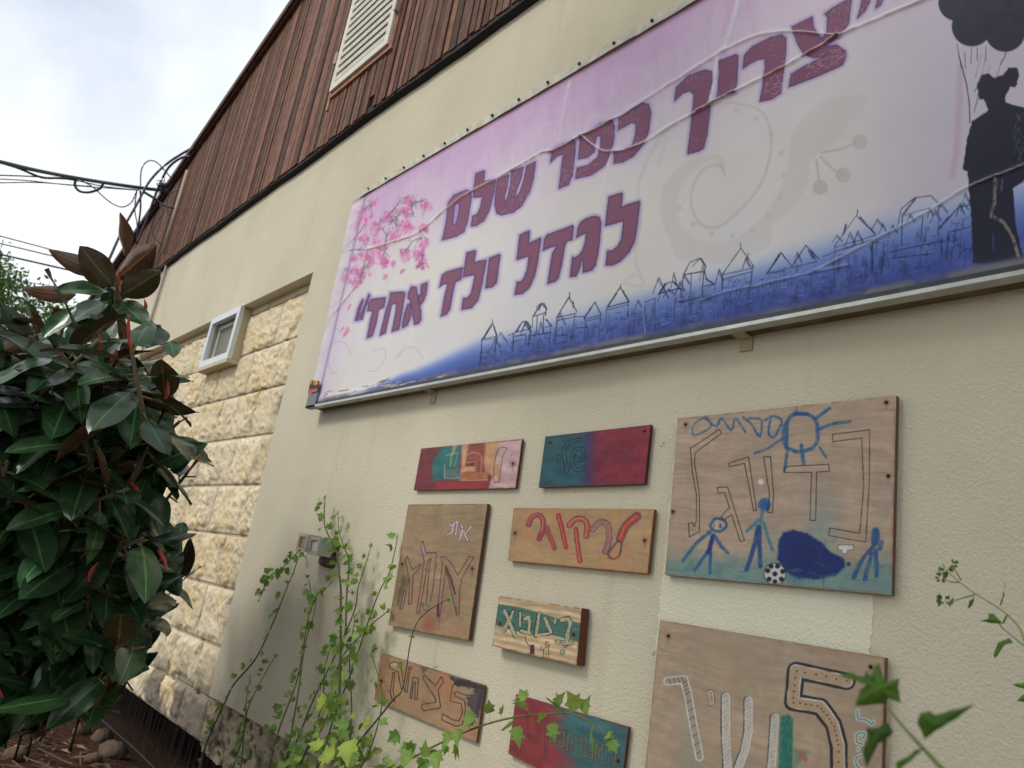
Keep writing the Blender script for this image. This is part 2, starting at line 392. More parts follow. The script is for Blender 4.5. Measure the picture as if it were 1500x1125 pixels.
# rough plinth under the stucco, right of the stones
X, Z = np.meshgrid(np.concatenate([np.arange(XR, -1.2, .008), np.linspace(-1.2, XRR-.3, 60)]), np.linspace(ZP-.004, ZB, 36))
hh = .022*fbm(X, Z, .05, 4, 3)+.012*fbm(X, Z, .015, 2, 13); hh[0] = -.01
k = np.arange(X.size).reshape(X.shape)
cc = np.array([176, 164, 140.])*(.78+.44*fbm(X, Z, .12, 4, 71))[..., None]
hol = ss(.55, .7, fbm(X, Z, .035, 3, 81))[..., None]; cc = cc*(1-.45*hol); hh -= .012*hol[..., 0]
lo = (ss(.5, .7, fbm(X*2, Z, .3, 3, 5))*.6)[..., None]; cc = cc*(1-lo)+np.array([98, 92, 84.])*lo
mk('plinth', np.stack([X, .03-hh, Z], -1).reshape(-1, 3), np.stack([k[:-1, :-1], k[1:, :-1], k[1:, 1:], k[:-1, 1:]], -1).reshape(-1, 4), M_plinth, house, lin(cc.reshape(-1, 3), KA))
mb = MB(); mb.box((XR, .05, ZB), (XRR-.3, .25, ZP)); 
mb.box((XL+.3, 2.2, -.2), (XRR-.3, 2.35, ZB)); mb.box((XL+.3, .25, ZB-.1), (XRR-.3, BK, ZB+.05)); mb.build('foundation', M_dark, house)
# roof
mb = MB()
for sgn in (-1, 1):
    xe = XL-.45 if sgn < 0 else XRR+.45
    ze = roofz(xe); y0 = CL-.03
    V = [(XAP, y0, ZAP), (xe, y0, ze), (xe, BK+.4, ze), (XAP, BK+.4, ZAP)]
    V += [(x, y, z-.10) for x, y, z in V]
    mb.add(V, [(0, 1, 2, 3), (7, 6, 5, 4), (0, 4, 5, 1), (1, 5, 6, 2), (2, 6, 7, 3)], lin((86, 62, 56)))
roof = mb.build('roof', M_wood, house)
mb = MB()
for sgn in (-1, 1):
    xe = XL-.45 if sgn < 0 else XRR+.45
    ze = float(roofz(xe))
    mb.prism([(XAP, ZAP-.005), (xe, ze-.005), (xe, ze-.075), (XAP, ZAP-.075)][::(1 if sgn < 0 else -1)], CL-.055, CL-.031, lin((92, 66, 58), 1.0))
mb.build('barge_board', M_wood, roof)
# timber cladding
lv = dict(l=P(486, 143, CL)[0], r=P(574, 62, CL)[0], b=(P(486, 143, CL)[2]+P(574, 62, CL)[2])/2); lv['t'] = lv['b']+1.25
mb = MB(); x = XL; R = random.Random(11)
while x < XRR:
    wd = R.choice([.036, .042, .046, .052]); g_ = R.choice([.005, .007, .008, .011, .016])
    c = np.array([117, 86, 71.])*R.uniform(.68, 1.24)+np.array([R.uniform(-4, 9), 0, R.uniform(-4, 3)])
    yf = CL+R.uniform(0, .007); xa, xb = x, x+wd
    spans = [(ZE+R.uniform(-.006, .006), None)]
    if xb > lv['l']-.03 and xa < lv['r']+.03: spans = [(ZE+R.uniform(-.006, .006), lv['b']-.04), (lv['t']+.04, None)]
    if xa < lv['r']-.07 < xb+.07 and xb > lv['r']-.1 and xa < lv['r']-.02: spans[0] = (ZE+.095, lv['b']-.04)
    for zb, zt in spans:
        ta, tb = (float(roofz(xa))-.06, float(roofz(xb))-.06) if zt is None else (zt, zt)
        if min(ta, tb) <= zb+.01: continue
        mb.prism([(xa, ta), (xa, zb), (xb, zb), (xb, tb)], yf, CL+.022, lin(c, .80))
    x = xb+g_
mb.build('timber_cladding', M_wood, house)
mb = MB(); mb.prism([(XL, ZE+.02), (XRR, ZE+.02), (XRR, ZE+.06), (XAP, ZAP-.1), (XL, ZE+.06)], CL+.024, .06); mb.build('backing_felt', M_black, house)
xs = np.arange(XL, XRR, .12); mb = MB()
V = []
for i, xx in enumerate(xs):
    dz = .034*float(fbm(xx, 0, .35, 4, 77))-.017
    V += [(xx, CL+.012, ZE-.020+dz), (xx, CL+.012, ZE+.03), (xx, -.0005, ZE+.03), (xx, -.0005, ZE-.030+dz)]
F = [(i*4+k_, i*4+(k_+1) % 4, i*4+4+(k_+1) % 4, i*4+4+k_) for i in range(len(xs)-1) for k_ in range(4)]
mk('eave_batten', V, F, M_black, house)
# louvred shutter
sh = MB(); f_ = .05; y0 = CL-.028
sh.box((lv['l'], y0, lv['b']), (lv['l']+f_, CL+.02, lv['t'])); sh.box((lv['r']-f_, y0, lv['b']), (lv['r'], CL+.02, lv['t']))
sh.box((lv['l']+f_, y0, lv['b']), (lv['r']-f_, CL+.02, lv['b']+f_)); sh.box((lv['l']+f_, y0, lv['t']-f_), (lv['r']-f_, CL+.02, lv['t']))
shut = sh.build('louvred_shutter', M_cream, house)
sl_ = MB(); z = lv['b']+f_+.012
while z < lv['t']-f_-.05:
    V = [(xx, yy, zz) for xx in (lv['l']+f_, lv['r']-f_) for yy, zz in ((y0+.003, z), (y0+.012, z+.002), (y0+.008, z+.029), (y0-.001, z+.027))]
    sl_.add(V, [(0, 1, 5, 4), (1, 2, 6, 5), (2, 3, 7, 6), (3, 0, 4, 7), (0, 3, 2, 1), (4, 5, 6, 7)]); z += .062
sl_.build('louvre_slats', M_cream, shut); MB().box((lv['l']+f_, CL+.015, lv['b']+f_), (lv['r']-f_, CL+.019, lv['t']-f_)).build('louvre_backing', M_black, shut)
for zz in (lv['b']+.22, lv['t']-.25):
    MB().box((lv['l']-.028, y0-.01, zz), (lv['l']-.001, CL-.001, zz+.09)).build('hinge', M_pipe, shut); MB().box((lv['r']+.001, y0-.01, zz), (lv['r']+.022, CL-.001, zz+.08)).build('hinge', M_pipe, shut)
trm = MB(); trm.box((lv['l']-.03, CL-.012, lv['b']-.035), (lv['r']+.03, CL+.01, lv['b']-.002), lin((166, 122, 100))); trm.box((lv['r']+.002, CL-.01, lv['b']), (lv['r']+.03, CL+.01, lv['t']), lin((150, 104, 86)))
trm.box((lv['l']-.026, CL-.01, lv['b']-.12), (lv['l']-.002, CL+.01, lv['t']), lin((168, 138, 108)))
trm.build('shutter_trim', M_wood, shut)
# small window in the stone strip
WF = -.012
wl, wr = P(300, 505, WF)[0], P(343, 486, WF)[0]; wt, wbz = P(329, 459, WF)[2], P(313, 531, WF)[2]
mb = MB(); t_ = .045
def ringbox(mb, l, r, b, t, w_, y0, y1):
    mb.box((l, y0, b), (l+w_, y1, t)); mb.box((r-w_, y0, b), (r, y1, t)); mb.box((l+w_, y0, b), (r-w_, y1, b+w_)); mb.box((l+w_, y0, t-w_), (r-w_, y1, t))
ringbox(mb, wl, wr, wbz, wt, t_, WF, WF+.03); win = mb.build('window', M_white, house)
mb = MB(); ringbox(mb, wl+.006, wr-.006, wbz+.006, wt-.006, .03, WF+.0305, RD+.05); mb.build('reveal', M_liner, win)
mb = MB(); ringbox(mb, wl+t_+.004, wr-t_-.004, wbz+t_+.004, wt-t_-.004, .028, WF+.055, WF+.075); mb.build('sash', M_white, win)
mb = MB(); mb.box((wl+.05, WF+.064, wbz+.05), (wr-.05, WF+.07, wt-.05)); mb.build('pane', M_glass, win)
mb = MB(); mb.box((wl-.015, WF-.004, wbz-.03), (wr+.015, RD, wbz-.001)); mb.build('sill', M_liner, win)
# conduit
mb = MB(); mb.tube([P(275, 250, CL-.03), P(238, 372, CL-.03)], .017, 8); mb.tube([P(245, 386, -.02), P(218, 478, -.02), P(190, 575, -.02), P(150, 720, -.02)], .013, 8)
mb.build('conduit_pipe', M_pipe, house, True)
# wire mesh in front of the crawl space
mb = MB(); ym = .10
for xx in np.arange(-7.5, -2.0, .045): mb.tube([(xx+random.gauss(0, .008), ym, -.1), (xx+.02*math.sin(xx*9)+random.gauss(0, .01), ym+.006+random.uniform(-.01, .01), ZB-.004)], .0017, 5)
for zz in (.06, .33): mb.tube([(-7.5, ym-.004, zz), (-5, ym-.01, zz+.02), (-3.4, ym-.004, zz-.01), (-2.0, ym-.004, zz+.01)], .0022, 5)
fen = mb.build('wire_mesh_fence', M_wire); tag(fen, 'dark wire mesh closing the black gap under the stone wall', 'mesh fence')

# ------------------------------------------------------------------ the long printed sign
SY = -.062
TLx, BLx = P(519, 290, SY)[0], P(455, 588, SY)[0]
zt = (P(520, 290, SY)[2]+P(1000, 8, SY)[2])/2; zb = (P(470, 586, SY)[2]+P(1480, 402, SY)[2])/2
XSR = .12
sign = thing('banner_sign', ((BLx+XSR)/2, 0, zb), 'long lilac printed banner sign with purple Hebrew lettering above the painted boards', 'sign')
pxl = np.linspace(453, 1560, 1250)
xw = np.array([P(a, 715+(a+209)*-.30, SY)[0] for a in pxl]); xw = np.clip((xw-BLx)/(P(1560, 180, SY)[0]-BLx), 0, 1)
xw = np.unique(np.concatenate([xw*((P(1560, 180, SY)[0]-BLx)/(XSR-BLx)), np.linspace((P(1560, 180, SY)[0]-BLx)/(XSR-BLx), 1, 60)]))
cv = Canvas([(TLx, zt), (XSR, zt), (XSR, zb), (BLx, zb)], SY, 0, 460, xs=xw, world=True)
x, yy = cv.x, cv.yy; fz = 1-cv.v; mX, mZ = cv.P[..., 0], cv.P[..., 2]
cv.fill((216, 213, 216))
wash = fbm(mX, mZ, .35, 4, 3)
cv.blend(.55*ss(.45, .75, fbm(mX, mZ, .5, 4, 6)), (220, 215, 204))
cv.blend(ss(1150, 1400, x)*.8, (192, 184, 204))
pk = ss(.42, .95, fz+.25*(wash-.5))*(1-.55*ss(900, 1300, x)); cv.blend(pk*.95, (204, 176, 212))
cv.blend(ss(.80, 1.0, fz+.3*(fbm(mX*2, mZ, .12, 4, 8)-.5))*.6*(1-.5*ss(900, 1250, x)), (196, 160, 200))
lf = ss(.62, .0, (mX-BLx)/.55); cv.blend(lf*.75, (206, 184, 212)); cv.blend(ss(.5, 0, (mX-BLx)/.22)*.35, (204, 170, 190))
cv.blend(.10*ss(.5, .8, fbm(mX*4+mZ, mZ*.7, .06, 3, 15))*ss(.5, .8, fz), (170, 130, 170))
F6 = T(880, 150, 3.571)
sw = (197, 194, 193)
def cspl(p): p = list(p); return [tuple(q_) for q_ in spline([p[-1]]+p+[p[0]], 5)[5:-1]]
cv.poly(cspl(F6((420, 830), (360, 720), (312, 580), (330, 440), (420, 330), (540, 275), (630, 280), (655, 350), (630, 350), (590, 300), (500, 340), (420, 440), (400, 560), (450, 680), (600, 735), (760, 680), (900, 520), (980, 340), (1000, 180), (1080, 60), (1200, -20), (1400, -40), (1370, 30), (1300, 100), (1270, 180), (1110, 290), (1080, 430), (1000, 560), (900, 640), (870, 760), (640, 840))), sw, 2.5, .42)
cv.stroke(spline(F6((560, 20), (700, 5), (830, 40), (885, 130), (890, 250), (850, 400), (760, 530), (620, 650), (530, 640), (480, 560), (480, 450), (540, 350), (620, 330), (650, 380))), 4, sw, 1.5, .8)
cv.stroke(spline(F6((180, 900), (120, 940), (220, 950), (180, 820), (210, 600), (200, 420), (300, 200), (420, 80))), 5, sw, 2, .5)
cv.stroke(spline(F6((300, 330), (340, 180), (300, 80), (200, 60))), 4, sw, 2, .4)
for a_ in range(12):
    t = -1.4+a_*.36; cv.circ(*F6((660+300*math.cos(t), 370+330*math.sin(t)))[0], 4, sw, 1, .7)
for a_, b_ in (((1150, 262), (1355, 205)), ((1150, 285), (1268, 380)), ((1128, 300), (1148, 445))):
    cv.stroke(F6(a_, ((a_[0]+b_[0])/2, (a_[1]+b_[1])/2+12), b_), 4, (195, 185, 183), 1, .8); cv.circ(*F6(b_)[0], 11, (195, 185, 183), 1.2, .85)
for s_ in (((200, 880), (190, 700), (260, 630), (350, 650), (400, 760)), ((210, 850), (230, 920), (270, 900)), ((600, 720), (690, 690), (720, 760), (650, 880), (560, 900)), ((800, 800), (900, 690), (1000, 690), (1060, 780)), ((180, 560), (250, 500), (330, 560))):
    cv.stroke(spline(T(450, 400, 6.25)(*s_)), 1.2, (180, 172, 184), .8, .8)
for k_ in range(9):                                           # faint pale scrollwork in the lilac band
    ax, ay = 760+k_*62+random.uniform(-15, 15), 0; ay = 290-.583*(ax-520)+random.uniform(70, 130)
    r_ = random.uniform(22, 48); pts = [(ax+r_*(1-.06*j)*math.cos(.5*j+k_), ay+r_*(1-.06*j)*math.sin(.5*j+k_)*1.1) for j in range(11)]
    cv.stroke(spline(pts, 4), 5, (208, 196, 216), 3, .45)
# blue town band
st = np.interp(x, [453, 520, 600, 700, 800, 900, 1000, 1100, 1200, 1300, 1400, 1500, 1600], [600, 578, 540, 492, 462, 430, 400, 372, 338, 300, 270, 245, 215])
bt = 592-.1815*(x-453); tt = (yy-st+6*(fbm(x, yy, 60, 3, 5)-.5))/np.maximum(bt-st, 12)
for lo_, hi_, c_, a_ in ((-.05, .32, (158, 178, 220), .85), (.10, .55, (80, 106, 182), .9), (.42, .95, (54, 68, 144), .92), (.78, 1.06, (36, 38, 82), .8)):
    cv.blend(ss(lo_, hi_, tt)*a_*ss(465, 545, x), c_)
cv.blend(.28*ss(.45, .75, fbm(x, yy*1.2, 14, 4, 25))*ss(.35, .8, tt)*ss(640, 720, x), (34, 40, 84))
cv.blend(.22*ss(.5, .75, fbm(x, yy, 30, 3, 35))*ss(.25, .6, tt), (134, 152, 208))
# sketched towers
ink = (36, 44, 80)
def sk(tf, *lines, wd=1.1, a=.85):
    for l_ in lines:
        j = [(px_+random.uniform(-2, 2), py_+random.uniform(-2, 2)) for px_, py_ in l_]
        cv.stroke(tf(*j), wd*random.uniform(.9, 1.6), ink, .6, a)
c6 = T(690, 390, 6.25); c7 = T(910, 310, 6.25); c8 = T(1120, 250, 4.6875)
sk(c6, [(195, 490), (195, 520)], [(105, 665), (195, 515), (235, 635)], [(115, 660), (190, 540)], [(100, 670), (235, 640)], [(95, 680), (232, 655)], [(97, 670), (90, 880)], [(230, 650), (210, 840)],
   [(410, 600), (470, 510), (510, 505), (545, 560)], [(405, 605), (545, 575)], [(400, 640), (500, 625)], [(385, 620), (380, 780)], [(500, 630), (495, 740)], [(340, 635), (400, 610)], [(545, 570), (520, 720)],
   [(570, 455), (640, 340), (690, 385), (680, 450)], [(590, 430), (610, 360), (665, 335)], [(570, 460), (680, 425)], [(605, 455), (600, 610)], [(665, 450), (660, 610)], [(565, 460), (560, 560)], [(685, 485), (735, 545)], [(680, 560), (735, 545)], [(530, 640), (730, 605)], [(730, 560), (710, 740)],
   [(900, 240), (900, 290)], [(785, 465), (895, 285), (965, 415)], [(935, 320), (935, 380)], [(785, 470), (965, 430)], [(785, 500), (960, 460)], [(785, 470), (770, 700)], [(950, 440), (920, 690)], [(775, 640), (890, 630)],
   [(1035, 470), (1135, 330), (1190, 445)], [(1040, 480), (1185, 450)], [(1050, 500), (1185, 475)], [(1090, 380), (1060, 440)], [(1185, 460), (1165, 650)], [(1075, 570), (1070, 660)], [(970, 460), (1030, 460), (1060, 560), (960, 565)],
   [(1370, 165), (1370, 200)], [(1250, 365), (1365, 195), (1445, 325)], [(1245, 375), (1445, 325)], [(1240, 400), (1440, 350)], [(1240, 380), (1230, 520)], [(1440, 330), (1430, 470)])
for l_ in ([(1255, 360), (1330, 250)], [(1390, 220), (1440, 320)], [(115, 655), (150, 600)], [(205, 540), (232, 630)], [(415, 600), (450, 540)], [(515, 510), (545, 560)], [(1040, 470), (1100, 380)], [(640, 345), (620, 400)], [(665, 340), (690, 390)], [(690, 490), (730, 540)]): cv.stroke(c6(*l_), 2.2, ink, .8, .8, .5)
sk(c7, [(340, 760), (400, 660), (470, 640), (550, 710), (545, 790)], [(350, 750), (540, 700)], [(570, 575), (630, 465), (720, 425), (770, 495), (760, 560)], [(570, 580), (750, 545)], [(565, 585), (560, 780)], [(640, 570), (635, 750)], [(755, 550), (740, 750)], [(650, 500), (720, 430)], [(770, 610), (855, 665)], [(760, 680), (855, 665)],
   [(1095, 285), (1095, 335)], [(925, 575), (1095, 335), (1215, 500)], [(925, 580), (1205, 515)], [(930, 620), (1200, 550)], [(1160, 380), (1160, 440)], [(925, 580), (920, 740)], [(1200, 520), (1180, 720)], [(1320, 580), (1460, 375), (1500, 430)], [(1330, 570), (1500, 540)], [(310, 800), (305, 980)], [(500, 780), (480, 960)], [(210, 830), (320, 790)], [(530, 830), (830, 770)])
for l_ in ([(345, 750), (410, 665)], [(480, 645), (545, 715)], [(1380, 500), (1450, 390)], [(730, 430), (770, 500)], [(775, 615), (850, 665)], [(1175, 490), (1210, 510)]): cv.stroke(c7(*l_), 2.4, ink, .8, .8, .5)
sk(c8, [(30, 690), (115, 560), (185, 655)], [(195, 650), (285, 515), (370, 605)], [(20, 700), (360, 625)], [(640, 265), (632, 310)], [(480, 520), (630, 310), (760, 435)], [(485, 525), (760, 445)], [(495, 550), (770, 470)], [(400, 590), (500, 550)], [(740, 480), (735, 700)], [(820, 490), (800, 710)], [(485, 530), (475, 790)],
   [(910, 390), (940, 260), (1030, 185), (1140, 170), (1190, 220)], [(950, 300), (1040, 190)], [(945, 300), (940, 510)], [(950, 310), (1130, 260)], [(1195, 240), (1190, 440)], [(1085, 320), (1070, 480)], [(1195, 400), (1330, 250), (1420, 230)], [(1260, 420), (1420, 380)], [(1255, 430), (1250, 620)], [(860, 560), (1230, 480)], [(870, 600), (1140, 570)], [(1345, 470), (1340, 600)], [(1330, 590), (1370, 540), (1420, 540)], [(1215, 460), (1215, 600)])
for l_ in ([(655, 320), (760, 435)], [(540, 440), (560, 370)], [(300, 545), (330, 600)], [(320, 550), (350, 610)], [(60, 640), (100, 580)], [(955, 295), (1030, 195)], [(1200, 390), (1260, 320)], [(735, 520), (745, 690)], [(800, 700), (825, 560)], [(1260, 440), (1265, 480)]): cv.stroke(c8(*l_), 2.6, ink, .8, .8, .45)
R = random.Random(5)
for _ in range(700):                                          # windows, arches and rubble strokes of the sketch
    px_ = R.uniform(700, 1440); s0 = np.interp(px_, [700, 800, 900, 1000, 1100, 1200, 1300, 1440], [508, 480, 455, 425, 395, 372, 340, 300]); b0 = 592-.1815*(px_-453)-8
    py_ = s0+(b0-s0)*R.uniform(.08, 1)
    t_ = R.random(); ln = R.uniform(2, 9)
    if t_ < .5: pts = [(px_, py_), (px_-ln*.12, py_+ln)]
    elif t_ < .85: pts = [(px_, py_), (px_+ln, py_-ln*.22)]
    else: pts = [(px_, py_+4), (px_+2, py_), (px_+5, py_-1), (px_+7, py_+3)]
    cv.stroke(pts, R.uniform(.6, 1.8), ink, .7, R.uniform(.2, .65))
for _ in range(120):
    px_ = R.uniform(700, 1440); s0 = np.interp(px_, [700, 800, 900, 1000, 1100, 1200, 1300, 1440], [512, 484, 459, 430, 400, 376, 345, 305]); b0 = 592-.1815*(px_-453)-6
    py_ = s0+(b0-s0)*R.uniform(.1, .9); cv.stroke([(px_, py_), (px_+R.uniform(3, 12), py_-R.uniform(0, 3))], .8, (150, 164, 210), .8, .5)
for _ in range(150):                                          # hatched tower bodies
    px_ = R.uniform(700, 1440); s0 = np.interp(px_, [700, 800, 900, 1000, 1100, 1200, 1300, 1440], [505, 474, 448, 416, 386, 362, 330, 288]); b0 = 592-.1815*(px_-453)-8
    py_ = s0+(b0-s0)*R.uniform(.15, .7); hgt = R.uniform(8, 26)
    for k_ in range(R.choice([1, 2, 3])): cv.stroke([(px_+k_*2.2, py_+R.uniform(-2, 2)), (px_+k_*2.2-hgt*.1, py_+hgt)], R.uniform(.7, 1.6), ink, .8, R.uniform(.2, .5))
for _ in range(30):
    px_ = R.uniform(710, 1430); s0 = np.interp(px_, [700, 800, 900, 1000, 1100, 1200, 1300, 1440], [505, 474, 448, 416, 386, 362, 330, 288])
    py_ = s0+R.uniform(-4, 16); w_ = R.uniform(4, 9); h_ = R.uniform(9, 20); cv.stroke([(px_-w_, py_+h_*.2), (px_, py_-h_), (px_+w_, py_-w_*.2)], R.uniform(.9, 1.5), ink, .6, .75); cv.stroke([(px_-w_*.2, py_-h_*.8), (px_+w_, py_)], 2.0, ink, .8, .4)
# blossom branch at the left end
cb = T(480, 230, 6.25)
R = random.Random(8)
for bx, by, br, n_ in ((430, 410, 40, 8), (320, 540, 90, 22), (760, 400, 60, 18), (720, 500, 50, 14), (900, 440, 50, 14), (560, 540, 60, 14), (720, 640, 70, 20), (440, 640, 60, 14), (240, 640, 40, 9), (330, 740, 50, 12), (880, 640, 40, 9), (600, 720, 60, 13), (480, 810, 70, 18), (370, 910, 70, 24), (520, 950, 50, 15), (700, 880, 50, 14), (840, 880, 50, 16), (880, 800, 50, 14), (860, 970, 50, 14), (240, 930, 40, 10), (300, 1060, 60, 22), (200, 1040, 40, 9), (600, 965, 20, 5), (690, 1040, 14, 3), (530, 1095, 14, 3), (260, 1140, 50, 14), (170, 1090, 40, 8), (260, 500, 40, 9)):
    for _ in range(2): cv.circ(*cb((bx+R.gauss(0, .3)*br, by+R.gauss(0, .3)*br))[0], br/6.25*.7, (222, 158, 202), br/6.25*.55, .5)
    for _ in range(int(n_*2.2)):
        a_ = R.gauss(0, .5)*br; b_ = R.gauss(0, .5)*br; ln = R.uniform(10, 36); an = R.gauss(2.0, .5)
        q0 = (bx+a_, by+b_); q1 = (q0[0]+ln*math.cos(an), q0[1]+ln*math.sin(an))
        cv.stroke(cb(q0, q1), R.uniform(1.2, 3.6), R.choice([(204, 104, 164), (210, 124, 176), (190, 84, 148), (222, 156, 198), (182, 100, 152)]), 1.6, R.uniform(.3, .7))
for l_ in ([(120, 890), (200, 800), (290, 690), (350, 610)], [(120, 890), (230, 850), (300, 855), (350, 850)], [(330, 480), (400, 430)], [(480, 600), (600, 490), (660, 400)], [(600, 570), (640, 640)], [(500, 650), (540, 740), (510, 850)], [(720, 850), (780, 770), (860, 740)], [(790, 420), (870, 400)], [(350, 1000), (300, 1110)], [(90, 1030), (160, 1040)], [(760, 430), (780, 520)], [(870, 900), (860, 990)], [(620, 560), (660, 520)]):
    cv.stroke(spline(cb(*l_), 4), 1.3, (96, 94, 112), .7, .9)
    for _ in range(15):
        q0 = l_[R.randrange(len(l_))]; q0 = (q0[0]+R.gauss(0, 14), q0[1]+R.gauss(0, 14)); cv.stroke(cb(q0, (q0[0]+R.gauss(0, 22), q0[1]+R.gauss(0, 30))), 1.1, R.choice([(96, 98, 112), (120, 122, 128)]), .7, .65)
cb2 = T(450, 400, 6.25)
for l_ in ([(330, 580), (370, 500)], [(345, 570), (385, 520)], [(320, 520), (330, 500)], [(375, 330), (395, 290)], [(700, 50), (730, 20)]): cv.stroke(cb2(*l_), 3, (216, 120, 170), 1, .8)
# lettering
A = T(720, 270, 6.25); B_ = T(510, 350, 6.25); Cc = T(630, 210, 6.25); Dd = T(790, 120, 6.25); E_ = T(970, 0, 4.6875)
LT = [
 A((1072, 115), (1190, 78), (1198, 85), (1190, 205), (1350, 152), (1358, 165), (1335, 370), (1310, 520), (1260, 620), (1180, 705), (1110, 740), (1045, 742), (1060, 608), (1110, 605), (1160, 560), (1185, 510), (1200, 425), (1207, 335), (1042, 380)),
 A((790, 395), (815, 345), (870, 310), (940, 290), (985, 300), (1002, 350), (990, 520), (970, 650), (950, 740), (920, 785), (835, 808), (838, 690), (830, 680), (800, 790), (770, 840), (718, 845), (740, 662), (755, 675), (800, 650), (835, 600), (858, 520), (865, 450), (835, 455), (775, 490)),
 A((470, 605), (485, 500), (510, 460), (740, 375), (748, 385), (735, 508), (690, 520), (668, 560), (640, 740), (610, 860), (580, 890), (512, 910), (545, 690), (560, 620), (600, 560), (540, 575)),
 A((258, 465), (340, 425), (348, 432), (340, 540), (448, 490), (452, 500), (420, 720), (390, 850), (345, 945), (285, 1000), (212, 1010), (232, 893), (270, 890), (300, 850), (325, 780), (343, 655), (230, 690)),
 B_((1292, 175), (1385, 140), (1390, 150), (1360, 400), (1320, 440), (1258, 452), (1275, 330)),
 B_((1085, 128), (1160, 105), (1168, 112), (1155, 215), (1262, 190), (1262, 210), (1225, 420), (1190, 560), (1130, 630), (1038, 648), (1055, 540), (1085, 545), (1125, 500), (1145, 420), (1160, 325), (1052, 350)),
 B_((835, 440), (860, 330), (900, 300), (1048, 260), (1030, 375), (985, 390), (970, 430), (930, 650), (900, 690), (850, 708), (885, 520), (910, 410), (880, 410)),
 B_((550, 500), (580, 435), (625, 440), (640, 540), (665, 650), (668, 740), (645, 775), (605, 785), (585, 650), (565, 560), (545, 540)),
 B_((668, 420), (728, 395), (715, 500), (690, 570), (655, 610), (640, 530), (665, 500)),
 B_((520, 670), (545, 600), (580, 590), (575, 660), (575, 700), (545, 790), (500, 815), (497, 780)),
 B_((385, 490), (510, 485), (520, 500), (490, 690), (465, 830), (400, 850), (430, 700), (445, 590), (400, 600), (340, 860), (290, 885), (310, 800), (350, 640), (375, 560)),
 B_((175, 660), (190, 580), (215, 550), (340, 535), (330, 620), (280, 650), (250, 800), (220, 890), (172, 910), (200, 760), (225, 660)),
 B_((190, 505), (200, 515), (150, 660), (130, 735), (105, 740), (130, 650)), B_((130, 550), (140, 560), (110, 660), (90, 745), (62, 748), (85, 650)),
 Cc((418, 275), (495, 248), (500, 262), (492, 350), (600, 330), (600, 350), (580, 470), (540, 620), (490, 710), (420, 755), (375, 758), (390, 665), (430, 650), (460, 590), (480, 490), (395, 495), (400, 420)),
 Cc((620, 330), (600, 440), (592, 560), (610, 640), (650, 655), (760, 635), (840, 570), (910, 450), (945, 330), (968, 165), (880, 205), (860, 330), (820, 450), (770, 500), (790, 440), (830, 330), (855, 215), (745, 260), (735, 380), (715, 470), (690, 545), (680, 500), (705, 400), (715, 330), (725, 285)),
 Dd((100, 740), (120, 620), (180, 585), (310, 530), (330, 545), (325, 660), (300, 850), (265, 940), (178, 975), (200, 800), (218, 660), (160, 680)),
 Dd((375, 520), (560, 380), (670, 352), (685, 400), (680, 520), (650, 660), (590, 770), (480, 850), (330, 885), (345, 785), (440, 765), (530, 690), (560, 600), (560, 490), (520, 500), (500, 640), (440, 690), (358, 705)),
 Dd((720, 440), (730, 330), (940, 195), (1000, 205), (1020, 280), (1000, 450), (960, 560), (860, 680), (760, 735), (680, 745), (685, 640), (760, 630), (850, 580), (880, 480), (885, 390), (850, 370), (790, 400)),
 E_((85, 695), (95, 600), (180, 520), (290, 480), (340, 490), (348, 540), (330, 760), (310, 920), (285, 1020), (250, 1040), (175, 1058), (195, 900), (210, 760), (220, 650), (190, 625), (140, 640)),
 E_((390, 420), (505, 375), (522, 385), (515, 560), (500, 640), (378, 675), (395, 500)),
 E_((555, 470), (565, 380), (620, 320), (740, 260), (820, 240), (850, 260), (850, 350), (835, 480), (815, 640), (760, 680), (672, 700), (690, 600), (708, 470), (705, 405), (660, 410), (600, 440)),
 E_((870, 600), (885, 510), (960, 465), (1130, 375), (1120, 320), (1200, 310), (1258, 350), (1262, 390), (1240, 445), (1100, 510)),
 E_((890, 185), (1030, 115), (1040, 190), (1090, 260), (1160, 330), (1130, 380), (1040, 400), (970, 370), (930, 300), (900, 220)),
 E_((1115, 95), (1210, 30), (1290, -10), (1300, 0), (1280, 160), (1230, 240), (1150, 300), (1090, 270), (1130, 230), (1135, 120)),
 E_((1360, 60), (1375, -20), (1440, -60), (1425, 10), (1390, 80), (1340, 125)), E_((1470, 30), (1490, -60), (1545, -90), (1530, -30), (1500, 30), (1465, 60))]
mem_o, mem_i = Cc((160, 600), (165, 540), (220, 470), (330, 425), (380, 435), (370, 560), (340, 720), (310, 810), (240, 850), (108, 885), (140, 740)), Cc((225, 560), (265, 545), (260, 640), (235, 735), (205, 745), (215, 640))
for p_ in LT+[mem_o]: cv.poly(p_, (156, 134, 196), 4.5, .85, grow=2.5)
for p_ in LT: cv.poly(p_, (80, 54, 98), 1.0, .92, jit=.7, grow=.6)
cv.poly(mem_o, (80, 54, 98), 1.0, .92, hole=mem_i, jit=.7, grow=.5)
for p_ in LT: cv.poly(p_, (129, 81, 110), 1.1, .95, grow=-1.1, jit=.8)
for p_ in LT[:13]: cv.poly(p_, (136, 88, 108), 2, .5, grow=-3)
for p_ in LT[14:]: cv.poly(p_, (124, 74, 104), 2, .5, grow=-3)
cv.poly(mem_o, (134, 82, 112), 1.1, .95, hole=mem_i, grow=-1., jit=.8)
spk = ss(.66, .74, vn(cv.x, cv.yy, 1.7, 31))*ss(.4, .6, fbm(cv.x, cv.yy, 40, 2, 33))
cv.blend(spk*.28*ss(300, 270, cv.yy+.28*(cv.x-850))*ss(170, 120, cv.rgb.mean(-1)), (190, 160, 178))
